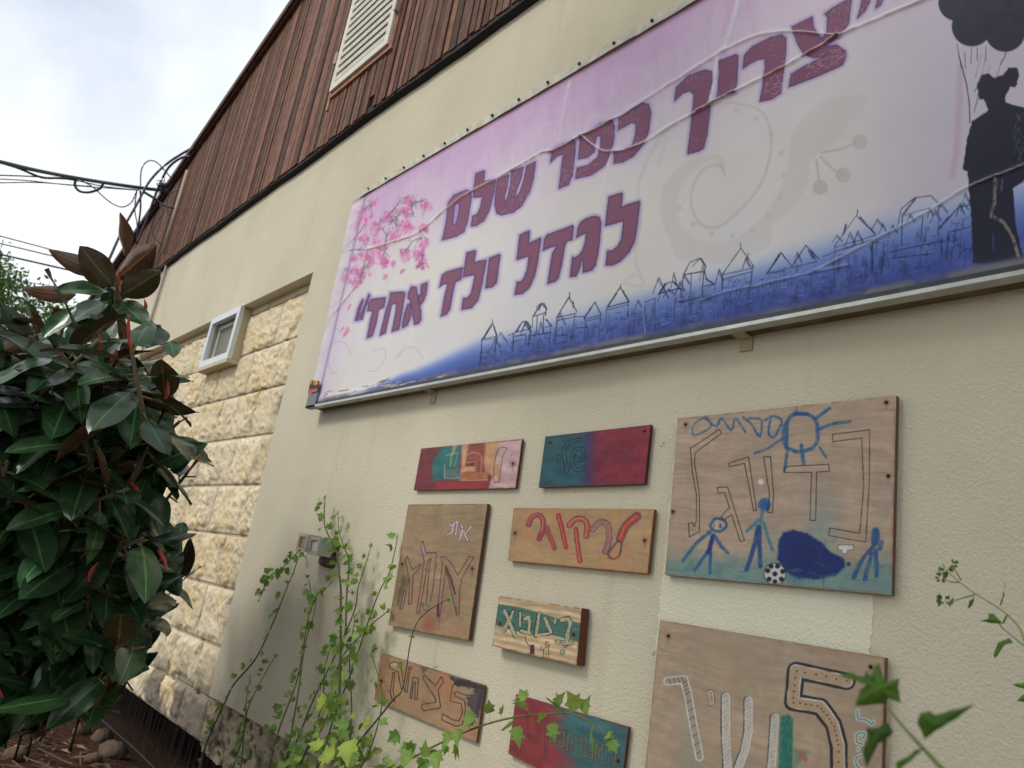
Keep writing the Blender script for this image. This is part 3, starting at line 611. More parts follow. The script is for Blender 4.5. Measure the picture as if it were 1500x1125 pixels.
# silhouette of a child with balloons at the right end
ch = T(1370, 80, 3.515); bl = T(1370, 0, 11.25); dk = (38, 40, 58)
cv.stroke(ch((130, 60), (120, 300), (110, 500), (90, 620)), 9, (186, 158, 186), 4, .6)
for l_ in ([(355, 720), (430, 1125)], [(480, 860), (500, 1125)], [(600, 780), (580, 1050)], [(830, 760), (830, 1000)], [(690, 1000), (690, 780)]): cv.stroke(bl(*l_), 1.2, (74, 70, 86), .6, .8)
cv.stroke(ch((120, 0), (160, 150), (175, 250), (178, 350)), 1.5, (52, 50, 62), .6)
for l_ in ([(235, 0), (205, 120)], [(260, 0), (200, 300)], [(345, 20), (270, 250)], [(280, 60), (200, 290)]): cv.stroke(ch(*l_), .9, (96, 90, 108), .6, .7)
for bx, by, br in ((600, 430, 330), (1150, 520, 330), (350, 40, 300), (880, -100, 420), (1500, 80, 330), (500, -500, 420), (1200, -700, 460), (1750, -300, 400), (100, -350, 300)): cv.circ(*bl((bx, by))[0], br/11.25, dk, 1.2, .97)
cv.stroke(bl((1165, 850), (1130, 960), (1070, 1060)), 1.2, dk, .5)
cv.poly(ch((215, 150), (240, 105), (275, 97), (305, 118), (350, 105), (375, 68), (420, 65), (432, 110), (415, 165), (385, 165), (360, 215), (362, 245), (400, 258), (470, 275), (560, 330), (600, 480), (575, 620), (545, 650), (470, 640), (400, 690), (415, 880), (450, 1040), (470, 1085), (195, 1075), (185, 850), (165, 600), (140, 590), (165, 430), (190, 340), (275, 285), (250, 230), (225, 230)), dk, 1., 1., jit=1.5)
for _ in range(26):
    q0 = (R.uniform(215, 390), R.uniform(105, 215)); cv.stroke(ch(q0, (q0[0]+R.gauss(-6, 14), q0[1]+R.uniform(5, 40))), 1.0, dk, .6, .9)
cv.stroke(ch((310, 640), (305, 760), (285, 830), (350, 860), (400, 940), (430, 1040)), 5, (160, 148, 134), 1.5, .75, .6); cv.stroke(ch((345, 640), (340, 700)), 2, (150, 140, 130), 1, .6)
cv.stroke(ch((295, 920), (300, 1010)), 2, (62, 84, 140), 1, .8)
for _ in range(40): q0 = (R.uniform(400, 456), R.uniform(290, 560)); cv.stroke(ch(q0, (q0[0]+R.gauss(0, 8), q0[1]+R.uniform(6, 30))), .9, (128, 128, 132), .6, .5)
# folds, tears and taped seams of the vinyl
h0 = .0035*(fbm(mX, mZ, .5, 3, 4)-.5)+.0012*(fbm(mX*1.5, mZ, .12, 2, 14)-.5); cv.h += h0
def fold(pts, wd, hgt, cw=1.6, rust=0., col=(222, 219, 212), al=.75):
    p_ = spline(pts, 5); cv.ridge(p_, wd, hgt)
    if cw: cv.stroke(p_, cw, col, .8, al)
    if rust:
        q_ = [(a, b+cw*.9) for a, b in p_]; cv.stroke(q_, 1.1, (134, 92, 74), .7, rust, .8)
up = [(806, 222), (854, 198), (905, 171), (945, 146), (982, 122), (1051, 80), (1072, 68), (1117, 50), (1160, 46), (1202, 49), (1228, 52)]
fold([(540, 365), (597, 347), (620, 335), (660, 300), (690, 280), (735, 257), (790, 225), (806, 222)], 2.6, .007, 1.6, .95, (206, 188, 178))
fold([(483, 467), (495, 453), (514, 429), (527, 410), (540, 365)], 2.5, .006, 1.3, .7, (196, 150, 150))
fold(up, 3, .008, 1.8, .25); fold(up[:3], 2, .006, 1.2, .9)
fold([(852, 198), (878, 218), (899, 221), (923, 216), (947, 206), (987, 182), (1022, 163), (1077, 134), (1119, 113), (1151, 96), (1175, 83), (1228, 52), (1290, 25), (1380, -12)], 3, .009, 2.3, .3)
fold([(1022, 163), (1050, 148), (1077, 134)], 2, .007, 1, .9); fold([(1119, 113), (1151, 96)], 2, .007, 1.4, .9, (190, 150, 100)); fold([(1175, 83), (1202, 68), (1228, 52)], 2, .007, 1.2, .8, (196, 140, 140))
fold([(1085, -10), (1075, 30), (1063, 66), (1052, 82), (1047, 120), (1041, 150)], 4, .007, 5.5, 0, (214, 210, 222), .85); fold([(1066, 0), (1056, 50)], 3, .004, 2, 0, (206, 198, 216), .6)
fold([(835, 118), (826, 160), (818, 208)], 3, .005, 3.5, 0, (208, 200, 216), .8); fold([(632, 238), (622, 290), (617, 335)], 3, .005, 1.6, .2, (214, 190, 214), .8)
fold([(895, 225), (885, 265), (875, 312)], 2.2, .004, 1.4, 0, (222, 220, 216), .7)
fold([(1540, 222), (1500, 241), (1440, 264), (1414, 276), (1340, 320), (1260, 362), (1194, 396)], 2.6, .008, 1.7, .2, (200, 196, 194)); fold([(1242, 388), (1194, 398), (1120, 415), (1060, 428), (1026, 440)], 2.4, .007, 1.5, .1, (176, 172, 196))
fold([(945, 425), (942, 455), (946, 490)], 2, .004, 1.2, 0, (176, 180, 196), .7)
for _ in range(60):
    px_ = R.uniform(1118, 1160); py_ = R.uniform(105, 145); cv.stroke([(px_, py_), (px_+R.uniform(2, 5), py_+R.uniform(-2, 1))], .7, (204, 184, 192), .5, .7)
for _ in range(70):
    px_ = R.uniform(1180, 1238); py_ = 98-(px_-1180)*.45+R.uniform(-8, 16); cv.stroke([(px_, py_), (px_+R.uniform(3, 6), py_-R.uniform(0, 4))], .7, (208, 190, 196), .5, .6)
# crumpled hem at left and bottom
hem = ss(8, 2, np.abs(x-(520-(yy-290)*.2197)-7)); cv.blend(ss(.07, .02, (mX-BLx))*.8, (214, 208, 214)); cv.blend(ss(.10, .085, mX-BLx)*ss(.06, .075, mX-BLx)*.7, (150, 132, 168))
cv.blend(ss(.028, .010, mZ-zb)*(.4+.6*ss(.4, .6, fbm(mX, mZ, .09, 3, 44))), (112, 112, 124)); cv.h += .006*ss(.05, .0, mZ-zb)*fbm(mX, mZ, .07, 3, 47)
cv.blend(ss(.05, .03, zt-mZ)*.55, (150, 108, 130)); cv.blend(ss(.024, .012, zt-mZ), (196, 194, 180))
cv.h += .012*ss(.06, 0, mX-BLx)*fbm(mX, mZ, .1, 3, 57)
for _ in range(60):
    px_ = R.uniform(470, 660); b0 = 590-.1815*(px_-453); q0 = (px_, b0-R.uniform(2, 13)*(1 if px_ < 570 else .5)); cv.stroke([q0, (q0[0]+R.uniform(4, 16), q0[1]-R.uniform(0, 6))], R.uniform(.7, 2), R.choice([(64, 60, 80), (106, 100, 118), (224, 220, 222), (84, 76, 98)]), .8, .6)
face = cv.mesh('banner_face', M_vinyl, .004, (150, 146, 150), sign, k=1.0)
# frame rails
fr = MB(); yb = -.003
fr.box((BLx-.012, SY-.013, zb-.022), (XSR+.01, SY+.02, zb-.012)); frame = fr.build('bottom_rail', M_metal, sign); fr = MB(); fr.box((BLx-.010, SY-.008, zb-.0118), (XSR+.008, SY+.02, zb+.002)); fr.build('dark_edge', mat('dark_edge', (62, 62, 66), rough=.5, metal=.3, var=.4, varscale=18), sign)
fr = MB(); fr.box((BLx+.02, SY+.021, zb-.018), (XSR+.005, yb, zb+.03)); fr.box((BLx+.03, SY+.01, zt-.04), (XSR, yb, zt-.004)); fr.box((BLx+.012, SY+.01, zb+.031), (BLx+.05, yb, zt-.041)); fr.box((XSR-.04, SY+.01, zb+.031), (XSR, yb, zt-.041)); fr.build('box_frame', mat('rusty_frame', (104, 88, 66), rough=.8, var=.5, varscale=14), sign)
xs = np.arange(BLx+.02, XSR, .02); V = []; n_ = len(xs); R = random.Random(3)
mbt = MB()
for i in range(n_-1):
    a_, b_ = .012*fbm(xs[i], 0, .12, 3, 5), .012*fbm(xs[i+1], 0, .12, 3, 5); c_, d_ = .008*fbm(xs[i], 2, .07, 3, 6), .008*fbm(xs[i+1], 2, .07, 3, 6)
    V = [(xs[i], SY-.004-c_, zt-.022), (xs[i], SY-.008-c_, zt+.004+a_), (xs[i], SY+.009, zt+.006+a_), (xs[i+1], SY-.004-d_, zt-.022), (xs[i+1], SY-.008-d_, zt+.004+b_), (xs[i+1], SY+.009, zt+.006+b_)]
    mbt.add(V, [(0, 3, 4, 1), (1, 4, 5, 2)])
tr = mbt.build('top_strip', mat('weathered_strip', (200, 198, 182), rough=.6, var=.25, varscale=25, k=1.05), sign)
for xx in np.arange(BLx+.12, XSR, .17): MB().tube([(xx, SY-.006, zt-.004), (xx, SY-.017, zt-.004)], .006, 8).build('screw', M_screw, tr)
# grey corner block and little sticker at the lower left corner
mb = MB(); mb.box((BLx-.014, SY-.013, zb-.0225), (BLx+.085, SY-.0125+.03, zb+.050)); mb.build('corner_cap', M_grey, sign)
stk = Canvas([(BLx-.016, zb+.125), (BLx+.085, zb+.105), (BLx+.085, zb+.052), (BLx-.016, zb+.052)], SY-.018, 60, 34, world=True)
stk.fill((66, 34, 28)); stk.blend(ss(.62, .75, stk.v), (166, 92, 84))
for k_ in range(6):
    cx = 456+k_*4.2; cyy = 559+(k_ % 2)*1.2-k_*.2; stk.ring([(cx, cyy+3), (cx, cyy-2), (cx+2.4, cyy-2), (cx+2.4, cyy+3)][:3+(k_ % 2)], 1.2, (214, 168, 60), .9)
stk.mesh('sticker', M_vinyl, .003, (120, 80, 70), sign)
# wall brackets
for px_, py_ in ((1097, 470), (640, 562)):
    q = P(px_, py_, 0); bk = MB(); bk.box((q[0]-.018, -.006, q[2]-.085), (q[0]+.018, -.0005, zb-.02)); bk.box((q[0]-.018, SY+.02, zb-.026), (q[0]+.018, -.0065, zb-.022))
    bk.build('bracket', mat('bracket_paint', (170, 158, 130), rough=.7, var=.2), sign)

# ------------------------------------------------------------------ painted boards
boards = []
def board(name_lab, quad, thick, base, edge, nx, ny, grain=.10, seed=1, wood=True):
    c = Canvas(quad, -thick-.006, nx, ny); c.fill(base)
    X, Z = c.P[..., 0], c.P[..., 2]
    if wood:
        zw = Z+.012*(fbm(X, Z, .12, 3, seed+8)-.5)+.006*np.sin(X*14+seed); gn = .55*fbm(X*.10, zw, .006, 3, seed)+.45*fbm(X*.05, zw, .018, 3, seed+1); bl_ = fbm(X, Z, .09, 4, seed+3)
        c.rgb *= (1+grain*(gn-.5)*1.9+.14*(bl_-.5))[..., None]
        c.blend(.22*ss(.60, .74, fbm(X*.12, zw, .009, 3, seed+2)), np.array(base)*.8)
        c.blend(.25*ss(.55, .75, fbm(X*.5, Z, .05, 3, seed+5)), np.array(base)*.86)
    return c
def streak(c, amt=.16, seed=3, ang=0):
    X, Z = c.P[..., 0], c.P[..., 2]; c.rgb *= (1+amt*(fbm(X*.35+Z*ang, Z, .018, 4, seed)-.5)*2)[..., None]
def finish(c, label, edge, thick, screws=()):
    q = c.P.reshape(-1, 3); wear = vn(c.P[..., 0], c.P[..., 2], .02, 9)
    ed = np.minimum(np.minimum(c.u, 1-c.u)*(c.c[1][0]-c.c[0][0]), np.minimum(c.v, 1-c.v)*(c.c[0][1]-c.c[3][1]))
    c.blend(ss(.007, .001, ed)*.55*ss(.35, .6, wear), np.array(edge)*1.5)
    for s_ in screws: c.circ(s_[0], s_[1]+.5, 4.2, (104, 70, 50), 3.2, .45); c.stroke([(s_[0], s_[1]), (s_[0]-.4, s_[1]+11)], 1.8, (110, 76, 54), 1.2, .4)
    t = thing('painted_board', (float(q[:, 0].mean()), 0, float(q[:, 2].min())), label, 'wooden sign')
    c.mesh('panel', M_paint, thick, edge, t, k=.95)
    for s_ in screws:
        p_ = P(*s_, c.y); m_ = MB(); m_.tube([p_+np.array([0, .001, 0]), p_-np.array([0, .0025, 0])], [.0042, .0034], 8); m_.build('screw', M_screw, t, True)
    return t
# 1 patchwork colours
c = board('', [(617, 657), (765, 643), (755, 715), (606, 718)], .009, (118, 54, 62), None, 190, 100, wood=False); t1 = T(560, 610, 6.818)
c.blend(ss(680, 625, c.x)*.0, (0, 0, 0)); c.poly(t1((500, 650), (500, 460), (590, 300), (800, 270), (760, 500), (780, 640)), (52, 112, 112), 3); c.poly(t1((700, 280), (760, 275), (700, 390)), (188, 156, 116), 3)
c.poly(t1((790, 272), (900, 262), (850, 370), (830, 520), (790, 650)), (198, 160, 122), 3); c.poly(t1((865, 270), (1040, 255), (1030, 400), (1000, 590), (820, 610), (850, 380)), (152, 80, 66), 3)
c.poly(t1((1035, 255), (1180, 240), (1150, 400), (1110, 600), (1030, 560), (1010, 480)), (202, 152, 112), 3); c.poly(t1((1165, 245), (1420, 220), (1330, 725), (1050, 725), (1110, 580)), (204, 170, 170), 3)
c.poly(t1((540, 640), (1065, 640), (1060, 730), (520, 740)), (154, 56, 62), 3); c.poly(t1((800, 560), (1065, 555), (1050, 645), (790, 640)), (176, 112, 72), 2); c.poly(t1((1110, 480), (1180, 480), (1170, 655), (1115, 660)), (196, 150, 116), 2)
c.poly(t1((620, 540), (780, 520), (770, 615), (620, 615)), (112, 112, 116), 3, .7); c.poly(t1((870, 455), (930, 450), (925, 495), (870, 490)), (122, 44, 74), 1); c.poly(t1((810, 500), (925, 500), (920, 545), (800, 545)), (208, 160, 108), 1); c.stroke(t1((690, 380), (690, 490)), 3, (92, 140, 70), 1)
streak(c, .16, 3)
for l_ in ([(845, 390), (900, 355), (970, 372), (995, 420)], [(840, 460), (930, 455), (930, 545), (800, 550)], [(620, 480), (622, 612), (700, 622), (775, 612), (790, 520)], [(690, 370), (675, 500)], [(755, 355), (720, 500)], [(640, 390), (755, 358)], [(770, 635), (900, 640), (1050, 632)], [(990, 420), (985, 560)]): c.stroke(t1(*l_), 1.0, (204, 186, 166), .6, .8)
c.loop(t1((1190, 305), (1250, 318), (1200, 400), (1180, 560), (1170, 655), (1115, 660), (1115, 500), (1130, 400), (1160, 330)), .8, (60, 44, 44)); c.loop(t1((1122, 600), (1140, 600), (1138, 635), (1122, 632)), 1, (226, 200, 170))
finish(c, 'small board painted in patches of maroon, teal, orange and pink, top left', (84, 50, 44), .009, [t1((1305, 470))[0]])
# 2 teal and red
c = board('', [(799, 639.5), (953, 622), (944, 709), (789, 714)], .011, (38, 88, 98), None, 190, 110, wood=False); t2 = T(760, 600, 6.818)
c.blend(ss(854, 866, c.x+.08*(c.yy-660)+4*(fbm(c.x, c.yy, 8, 3)-.5)), (122, 40, 62)); c.blend(ss(866, 905, c.x)*.6, (146, 44, 56)); c.blend(ss(700, 714, c.yy)*.4, (30, 96, 92)*1 if False else np.array((70, 70, 90)))
c.blend(np.exp(-((c.x-862)/9)**2)*.6, (50, 52, 104)); streak(c, .2, 5)
nv = (10, 16, 36)
for l_, w_ in (([(600, 300), (520, 325), (470, 360), (450, 430), (465, 520), (480, 590), (465, 635)], 5.5), ([(650, 570), (600, 605), (545, 575), (528, 490), (560, 410), (620, 390), (650, 420), (640, 490), (595, 505), (575, 475)], 5)): c.ring(spline(t2(*l_), 4), w_, nv, 1.1)
c.loop(t2((385, 450), (415, 450), (412, 520), (388, 522)), 1.1, nv); mr_ = (78, 22, 42)
for l_ in ([(790, 600), (800, 500), (830, 430), (868, 440), (858, 500), (830, 520)], [(895, 410), (890, 445)], [(925, 400), (962, 400), (962, 500), (925, 525)], [(1010, 385), (1022, 500), (985, 522)], [(1045, 300), (1062, 400), (1125, 370), (1132, 480), (1075, 505), (1060, 410)], [(1150, 380), (1192, 392), (1190, 500), (1148, 512)]): c.ring(t2(*l_), 3.4, mr_, .9, a=.8)
finish(c, 'small board half teal, half red with dark outlined Hebrew script', (70, 32, 36), .011, [t2((315, 328))[0], t2((1255, 215))[0]])
# 3 the big blue picture
c = board('', [(993, 613), (1313, 579), (1306, 872), (974, 842)], .014, (180, 157, 136), None, 340, 310, .14, 4); t3 = T(960, 560, 3.408)
dn = ss(905, 1050, c.yy*1.0+0*c.x) if False else ss(.80, .96, c.v+.06*(fbm(c.x, c.yy, 30, 3)-.5))
c.blend(.5*ss(.45, .7, fbm(c.x, c.yy, 60, 3, 4))*ss(.2, .6, c.u)*ss(.3, .8, c.v), (128, 150, 146)); c.blend(dn*.75, (104, 142, 142)); c.blend(dn*.5*ss(.5, .7, fbm(c.x, c.yy*2, 20, 4, 8)), (70, 128, 132))
c.blend(np.exp(-((c.x-1205)/26)**2)*ss(.3, .75, c.v)*.45, (120, 158, 158))
bl1, bl2, tl_ = (38, 92, 142), (22, 50, 112), (62, 122, 150)
for l_, w_ in (([(655, 330), (640, 280), (650, 210), (700, 155), (780, 170), (810, 220), (805, 300), (770, 335), (700, 345), (655, 325)], 5.5), ([(870, 130), (800, 180)], 4.5), ([(970, 195), (880, 210), (805, 240)], 4.5), ([(820, 325), (855, 380)], 3.5), ([(730, 315), (740, 405)], 5.5), ([(660, 340), (645, 440)], 4.5), ([(495, 355), (560, 330), (650, 270)], 3.2), ([(705, 125), (700, 160)], 2.2),
              ([(185, 250), (200, 265), (280, 220), (240, 180), (190, 215), (185, 255)], 2.2), ([(250, 170), (300, 220), (330, 180), (380, 240), (400, 180), (450, 250)], 2.8), ([(440, 175), (480, 210), (520, 270), (530, 190), (470, 180)], 3.5), ([(575, 180), (565, 250), (590, 275), (620, 230), (630, 190), (590, 170), (545, 190)], 3.5), ([(330, 180), (300, 240)], 2)):
    c.stroke(spline(t3(*l_), 4), w_, bl1, 1.2, .9, .35)
c.stroke(t3((658, 200), (655, 325)), 5, (24, 74, 136), 1, .8); c.stroke(t3((700, 158), (760, 160)), 5, (20, 70, 134), 1, .8)
# stick figures
def fig(lines, w_, col=bl1):
    for l_ in lines: c.stroke(spline(t3(*l_), 3), w_, col, 1.3, .92, .25)
c.stroke(spline(t3((275, 710), (300, 680), (345, 690), (355, 720), (320, 745), (285, 735), (275, 710)), 3), 4, bl1, 1); c.stroke(t3((305, 700), (308, 730)), 2.5, (196, 190, 180), .6); c.stroke(t3((325, 710), (325, 725)), 2, bl2, .6)
fig([[(275, 745), (200, 810), (140, 890)], [(290, 760), (270, 830), (195, 940)], [(275, 830), (272, 950)], [(300, 770), (330, 820), (362, 850)]], 5); fig([[(285, 770), (265, 850)]], 6, bl2)
c.circ(*t3((545, 610))[0], 9.5, (48, 104, 150), 2); c.stroke(t3((540, 600), (560, 630)), 7, bl1, 2, .8)
fig([[(535, 640), (525, 700)], [(515, 690), (455, 745)], [(540, 700), (565, 780), (585, 835)]], 5, tl_); fig([[(515, 720), (490, 830), (455, 935)], [(520, 720), (520, 820), (525, 920)]], 6.5, (28, 66, 128))
fig([[(1100, 740), (1110, 770), (1090, 820)], [(1080, 830), (1030, 890), (990, 975)], [(1080, 850), (1045, 985)], [(1100, 840), (1105, 965)], [(1120, 830), (1128, 800)]], 6.5, (34, 78, 136)); c.stroke(t3((1100, 745), (1095, 800)), 11, (36, 86, 140), 2, .9); c.circ(*t3((965, 908))[0], 3, bl2, 1)
c.poly(t3((615, 790), (640, 750), (685, 735), (760, 755), (830, 800), (870, 845), (940, 880), (950, 920), (900, 965), (800, 985), (720, 980), (640, 940), (610, 880)), (18, 42, 108), 2.5, jit=2); c.poly(t3((650, 800), (740, 790), (830, 860), (800, 930), (680, 930)), (12, 34, 96), 6, .6)
for _ in range(26): q0 = (random.uniform(625, 930), random.uniform(770, 960)); c.stroke(t3(q0, (q0[0]+random.gauss(0, 14), q0[1]+random.uniform(15, 40))), 2, (34, 66, 130), 1, .35)
for _ in range(70):
    q0 = (random.uniform(60, 1150), random.uniform(905, 1030)); c.stroke(t3(q0, (q0[0]+random.uniform(15, 70), q0[1]+random.gauss(3, 5))), random.uniform(1.5, 4), random.choice([(86, 140, 150), (120, 158, 150), (60, 120, 140)]), 1.5, .35)
blk = (48, 40, 36)
for l_ in ([(175, 330), (320, 235), (330, 255), (200, 350), (195, 400), (220, 560), (220, 745), (170, 772), (165, 705), (185, 700), (195, 720), (205, 690), (205, 560), (185, 450)],
           [(365, 405), (465, 372), (500, 600), (505, 640), (490, 640), (445, 405), (370, 422)], [(540, 372), (575, 372), (590, 560), (585, 650), (560, 650), (570, 560)], [(310, 525), (360, 522), (410, 680), (445, 790), (425, 797), (380, 660), (340, 690), (328, 670), (370, 625), (345, 550), (312, 553)],
           [(650, 420), (865, 410), (870, 445), (805, 448), (800, 690), (772, 690), (780, 450), (640, 450)], [(885, 260), (1070, 237), (1068, 500), (1050, 798), (865, 765), (870, 727), (1020, 755), (1040, 520), (1030, 278), (885, 297)]): c.loop(t3(*l_), 1.25, (34, 28, 26), 1.)
c.circ(*t3((527, 497))[0], 4, (214, 214, 210)); q_ = t3((912, 812), (990, 812), (990, 835), (960, 838), (955, 855), (932, 855), (930, 838), (912, 835)); c.poly(q_, (212, 212, 210)); c.loop(q_, .8, blk)
bx, by = t3((597, 957))[0]; c.circ(bx, by, 16.5, (36, 34, 36)); c.circ(bx, by, 15.3, (196, 200, 200))
for dx, dy in ((0, 0), (-11, -5), (-9, 8), (0, 12), (10, 8), (12, -4), (4, -12), (-6, -12)):
    c.poly([(bx+dx*.95+4.2*math.cos(k_*1.2566+dx), by+dy*.95+4.2*math.sin(k_*1.2566+dx)) for k_ in range(5)], (30, 30, 34), .7)
c.stroke(t3((850, 790), (838, 1035)), .8, (40, 36, 40), .5); c.stroke(t3((1060, 455), (1155, 450)), .7, (120, 96, 80), .5, .7)
finish(c, 'largest board in the upper row with a blue sun, stick figures and a football', (100, 70, 54), .014, [t3((1153, 100))[0], t3((1163, 467))[0], t3((152, 210))[0], t3((88, 645))[0]])
# 4 upright board
c = board('', [(598, 739), (714, 738), (686, 938), (569, 916)], .014, (162, 138, 108), None, 190, 240, .16, 9); t4 = T(560, 720, 4.89); pu = (84, 46, 74)
c.blend(.45*ss(.5, .7, fbm(c.x, c.yy*.6, 16, 4, 3)), (140, 124, 96)); c.blend(.3*ss(.55, .75, fbm(c.x, c.yy, 40, 3, 6)), (176, 128, 104)); c.blend(.5*np.exp(-((c.x-628)**2+(c.yy-914)**2)/120), (150, 60, 54))
for l_ in ([(420, 470), (440, 462), (500, 520), (540, 600), (625, 465), (655, 470), (570, 620), (555, 700), (550, 880), (535, 885), (500, 740), (455, 550), (415, 890), (390, 895), (430, 520)], [(275, 380), (290, 355), (312, 440), (385, 435), (388, 470), (362, 700), (330, 855), (300, 850), (285, 800), (315, 810), (335, 560), (350, 480), (330, 490), (265, 870), (245, 872), (300, 500)], [(165, 490), (180, 465), (215, 560), (275, 520), (265, 555), (220, 600), (210, 800), (190, 810), (195, 600), (145, 840), (125, 845), (185, 590)]): c.loop(t4(*l_), 1.2, pu, .95)
c.stroke(t4((455, 540), (490, 620), (520, 730)), 3.4, (96, 44, 62), .8, .9); c.stroke(t4((400, 820), (400, 890)), 4, (88, 38, 66), .8, .9); c.stroke(t4((430, 480), (445, 530)), 4, (170, 106, 76), 1, .7); c.stroke(t4((312, 440), (385, 440)), 2.4, (110, 70, 104), .6); c.stroke(t4((285, 375), (300, 440)), 3, (176, 150, 176), .8, .8)
for l_ in ([(490, 245), (540, 215), (525, 310)], [(515, 225), (500, 290), (465, 312)], [(565, 240), (610, 350)], [(635, 250), (598, 300)], [(575, 275), (552, 350)]): c.stroke(t4(*l_), 3.8, pu, .6, .7); c.stroke(t4(*l_), 2.4, (206, 196, 208), .6)
finish(c, 'upright plain brown board with purple outlined letters', (84, 62, 46), .014, [t4((645, 550))[0], t4((145, 518))[0]])
# 5 red letters
c = board('', [(752.4, 744), (958, 746), (948.4, 840), (744, 821)], .012, (180, 146, 108), None, 240, 120, .10, 12); t5 = T(730, 730, 6.25); c.blend(.5*ss(.5, .7, fbm(c.x, c.yy, 40, 4, 2)), (192, 140, 92))
gr_, rd_, hl_ = (98, 76, 92), (184, 58, 50), (214, 142, 116)
for l_, w_, (a_, b_, d_) in (([(275, 240), (310, 170), (370, 152), (410, 200), (405, 280), (372, 370)], 8, (gr_, (180, 54, 70), hl_)), ([(372, 370), (430, 295)], 6, (gr_, rd_, rd_)), ([(440, 265), (515, 460)], 7.5, (gr_, (186, 84, 70), rd_)), ([(552, 158), (590, 310), (620, 448)], 7, ((130, 50, 60), (196, 44, 44), hl_)), ([(650, 250), (700, 195), (780, 192), (815, 250), (802, 345)], 9, ((126, 60, 70), (190, 88, 68), hl_)), ([(710, 285), (725, 430), (748, 575)], 7, ((122, 56, 62), (190, 70, 62), hl_)), ([(865, 285), (930, 215), (1000, 245), (1015, 370), (982, 485)], 9, (gr_, (172, 138, 128), (190, 76, 60))), ([(1270, 165), (1170, 250), (1115, 370)], 13, (gr_, (190, 62, 44), (216, 120, 84)))):
    p_ = spline(t5(*l_), 5); c.stroke(p_, w_, a_, .8, .95, .2); c.stroke(p_, w_*.62, b_, .8, .95, .2); c.stroke([(x_-.6, y_-.4) for x_, y_ in p_], w_*.18, d_, .5, .8)
c.stroke(spline(t5((1100, 380), (1022, 480), (1010, 530), (1060, 555), (1110, 515), (1132, 400)), 5), 3.2, gr_, .7, .9); c.stroke(spline(t5((1015, 520), (1060, 556), (1108, 515)), 5), 2.4, (180, 66, 76), .7, .9)
finish(c, 'tan board with bold red handwritten letters', (112, 78, 52), .012, [t5((155, 317))[0], t5((1340, 384))[0]])
# 6 thick block
c = board('', [(731.4, 873), (852, 890.6), (844.6, 974.6), (721, 946.4)], .031, (198, 174, 138), None, 190, 130, .22, 15); t6 = T(700, 860, 8.333)
c.rgb *= (1+.16*(np.sin(c.v*46+3*fbm(c.x, c.yy, 50, 3, 2))*.5))[..., None]
c.poly(t6((240, 205), (480, 240), (800, 330), (1010, 390), (1270, 440), (1240, 675), (1100, 645), (900, 590), (690, 600), (470, 540), (200, 460)), (70, 112, 102), 1.6)
for _ in range(60):
    q0 = (random.uniform(230, 1150), 0); yb_ = 215+(q0[0]-240)*.24; q0 = (q0[0], yb_+random.uniform(20, 210)); c.stroke(t6(q0, (q0[0]+random.uniform(40, 140), q0[1]+random.uniform(15, 40))), random.uniform(.6, 1.4), random.choice([(128, 156, 140), (50, 92, 92), (96, 134, 120)]), .8, .6)
c.stroke(spline(t6((215, 480), (500, 555), (780, 610), (930, 600), (1230, 690)), 4), 2, (214, 200, 180), 1, .6); tn = (186, 178, 142); ik = (34, 38, 36)
for l_, w_ in (([(330, 290), (455, 595)], 4.6), ([(430, 300), (315, 530)], 4.6), ([(515, 310), (515, 470)], 3), ([(570, 390), (620, 368), (632, 440), (620, 530)], 4.4), ([(530, 535), (640, 565)], 4.8), ([(750, 310), (708, 590)], 4.4), ([(708, 592), (860, 568)], 4.2), ([(822, 385), (860, 480), (892, 550)], 4.6), ([(950, 392), (940, 440)], 3), ([(1025, 405), (1100, 385), (1125, 430), (1085, 640)], 5.6), ([(970, 672), (1145, 690)], 5.6)): c.stroke(t6(*l_), w_+1.8, ik, .5)
for l_, w_ in (([(330, 290), (455, 595)], 4.6), ([(430, 300), (315, 530)], 4.6), ([(515, 310), (515, 470)], 3), ([(570, 390), (620, 368), (632, 440), (620, 530)], 4.4), ([(530, 535), (640, 565)], 4.8), ([(750, 310), (708, 590)], 4.4), ([(708, 592), (860, 568)], 4.2), ([(822, 385), (860, 480), (892, 550)], 4.6), ([(950, 392), (940, 440)], 3), ([(1025, 405), (1100, 385), (1125, 430), (1085, 640)], 5.6), ([(970, 672), (1145, 690)], 5.6)): c.stroke(t6(*l_), w_, tn, .5)
for _ in range(60):
    l_ = random.choice([((330, 290), (455, 595)), ((430, 300), (315, 530)), ((750, 310), (708, 590)), ((1120, 430), (1085, 640)), ((980, 672), (1140, 690))]); f__ = random.random(); q0 = (l_[0][0]+(l_[1][0]-l_[0][0])*f__, l_[0][1]+(l_[1][1]-l_[0][1])*f__); c.circ(*t6((q0[0]+random.gauss(0, 8), q0[1]+random.gauss(0, 6)))[0], .6, (90, 116, 96), .4)
c.stroke(t6((1040, 712), (1070, 740), (1095, 715)), 1, ik, .4); c.ring(t6((1035, 790), (1036, 800)), 6.5, ik, .9, tn); c.circ(*t6((1036, 796))[0], .9, ik)
c.poly(t6((640, 702), (690, 705), (692, 822), (635, 815)), (70, 52, 66), .6); c.stroke(t6((575, 600), (590, 670), (632, 725)), 1.2, (60, 48, 50), .4)
for l_ in ([(830, 668), (855, 672), (858, 712), (835, 720), (822, 700), (830, 668)], [(800, 760), (825, 735), (860, 745), (880, 700)], [(800, 760), (800, 850)], [(862, 745), (866, 800), (862, 868)], [(800, 770), (762, 750), (770, 722), (790, 730)], [(800, 815), (862, 822)], [(830, 820), (830, 855)]): c.stroke(t6(*l_), .9, ik, .4, .85)
finish(c, 'thick wooden block with a green band and dotted letters', (92, 52, 38), .031, [t6((272, 445))[0], t6((1172, 578))[0]])
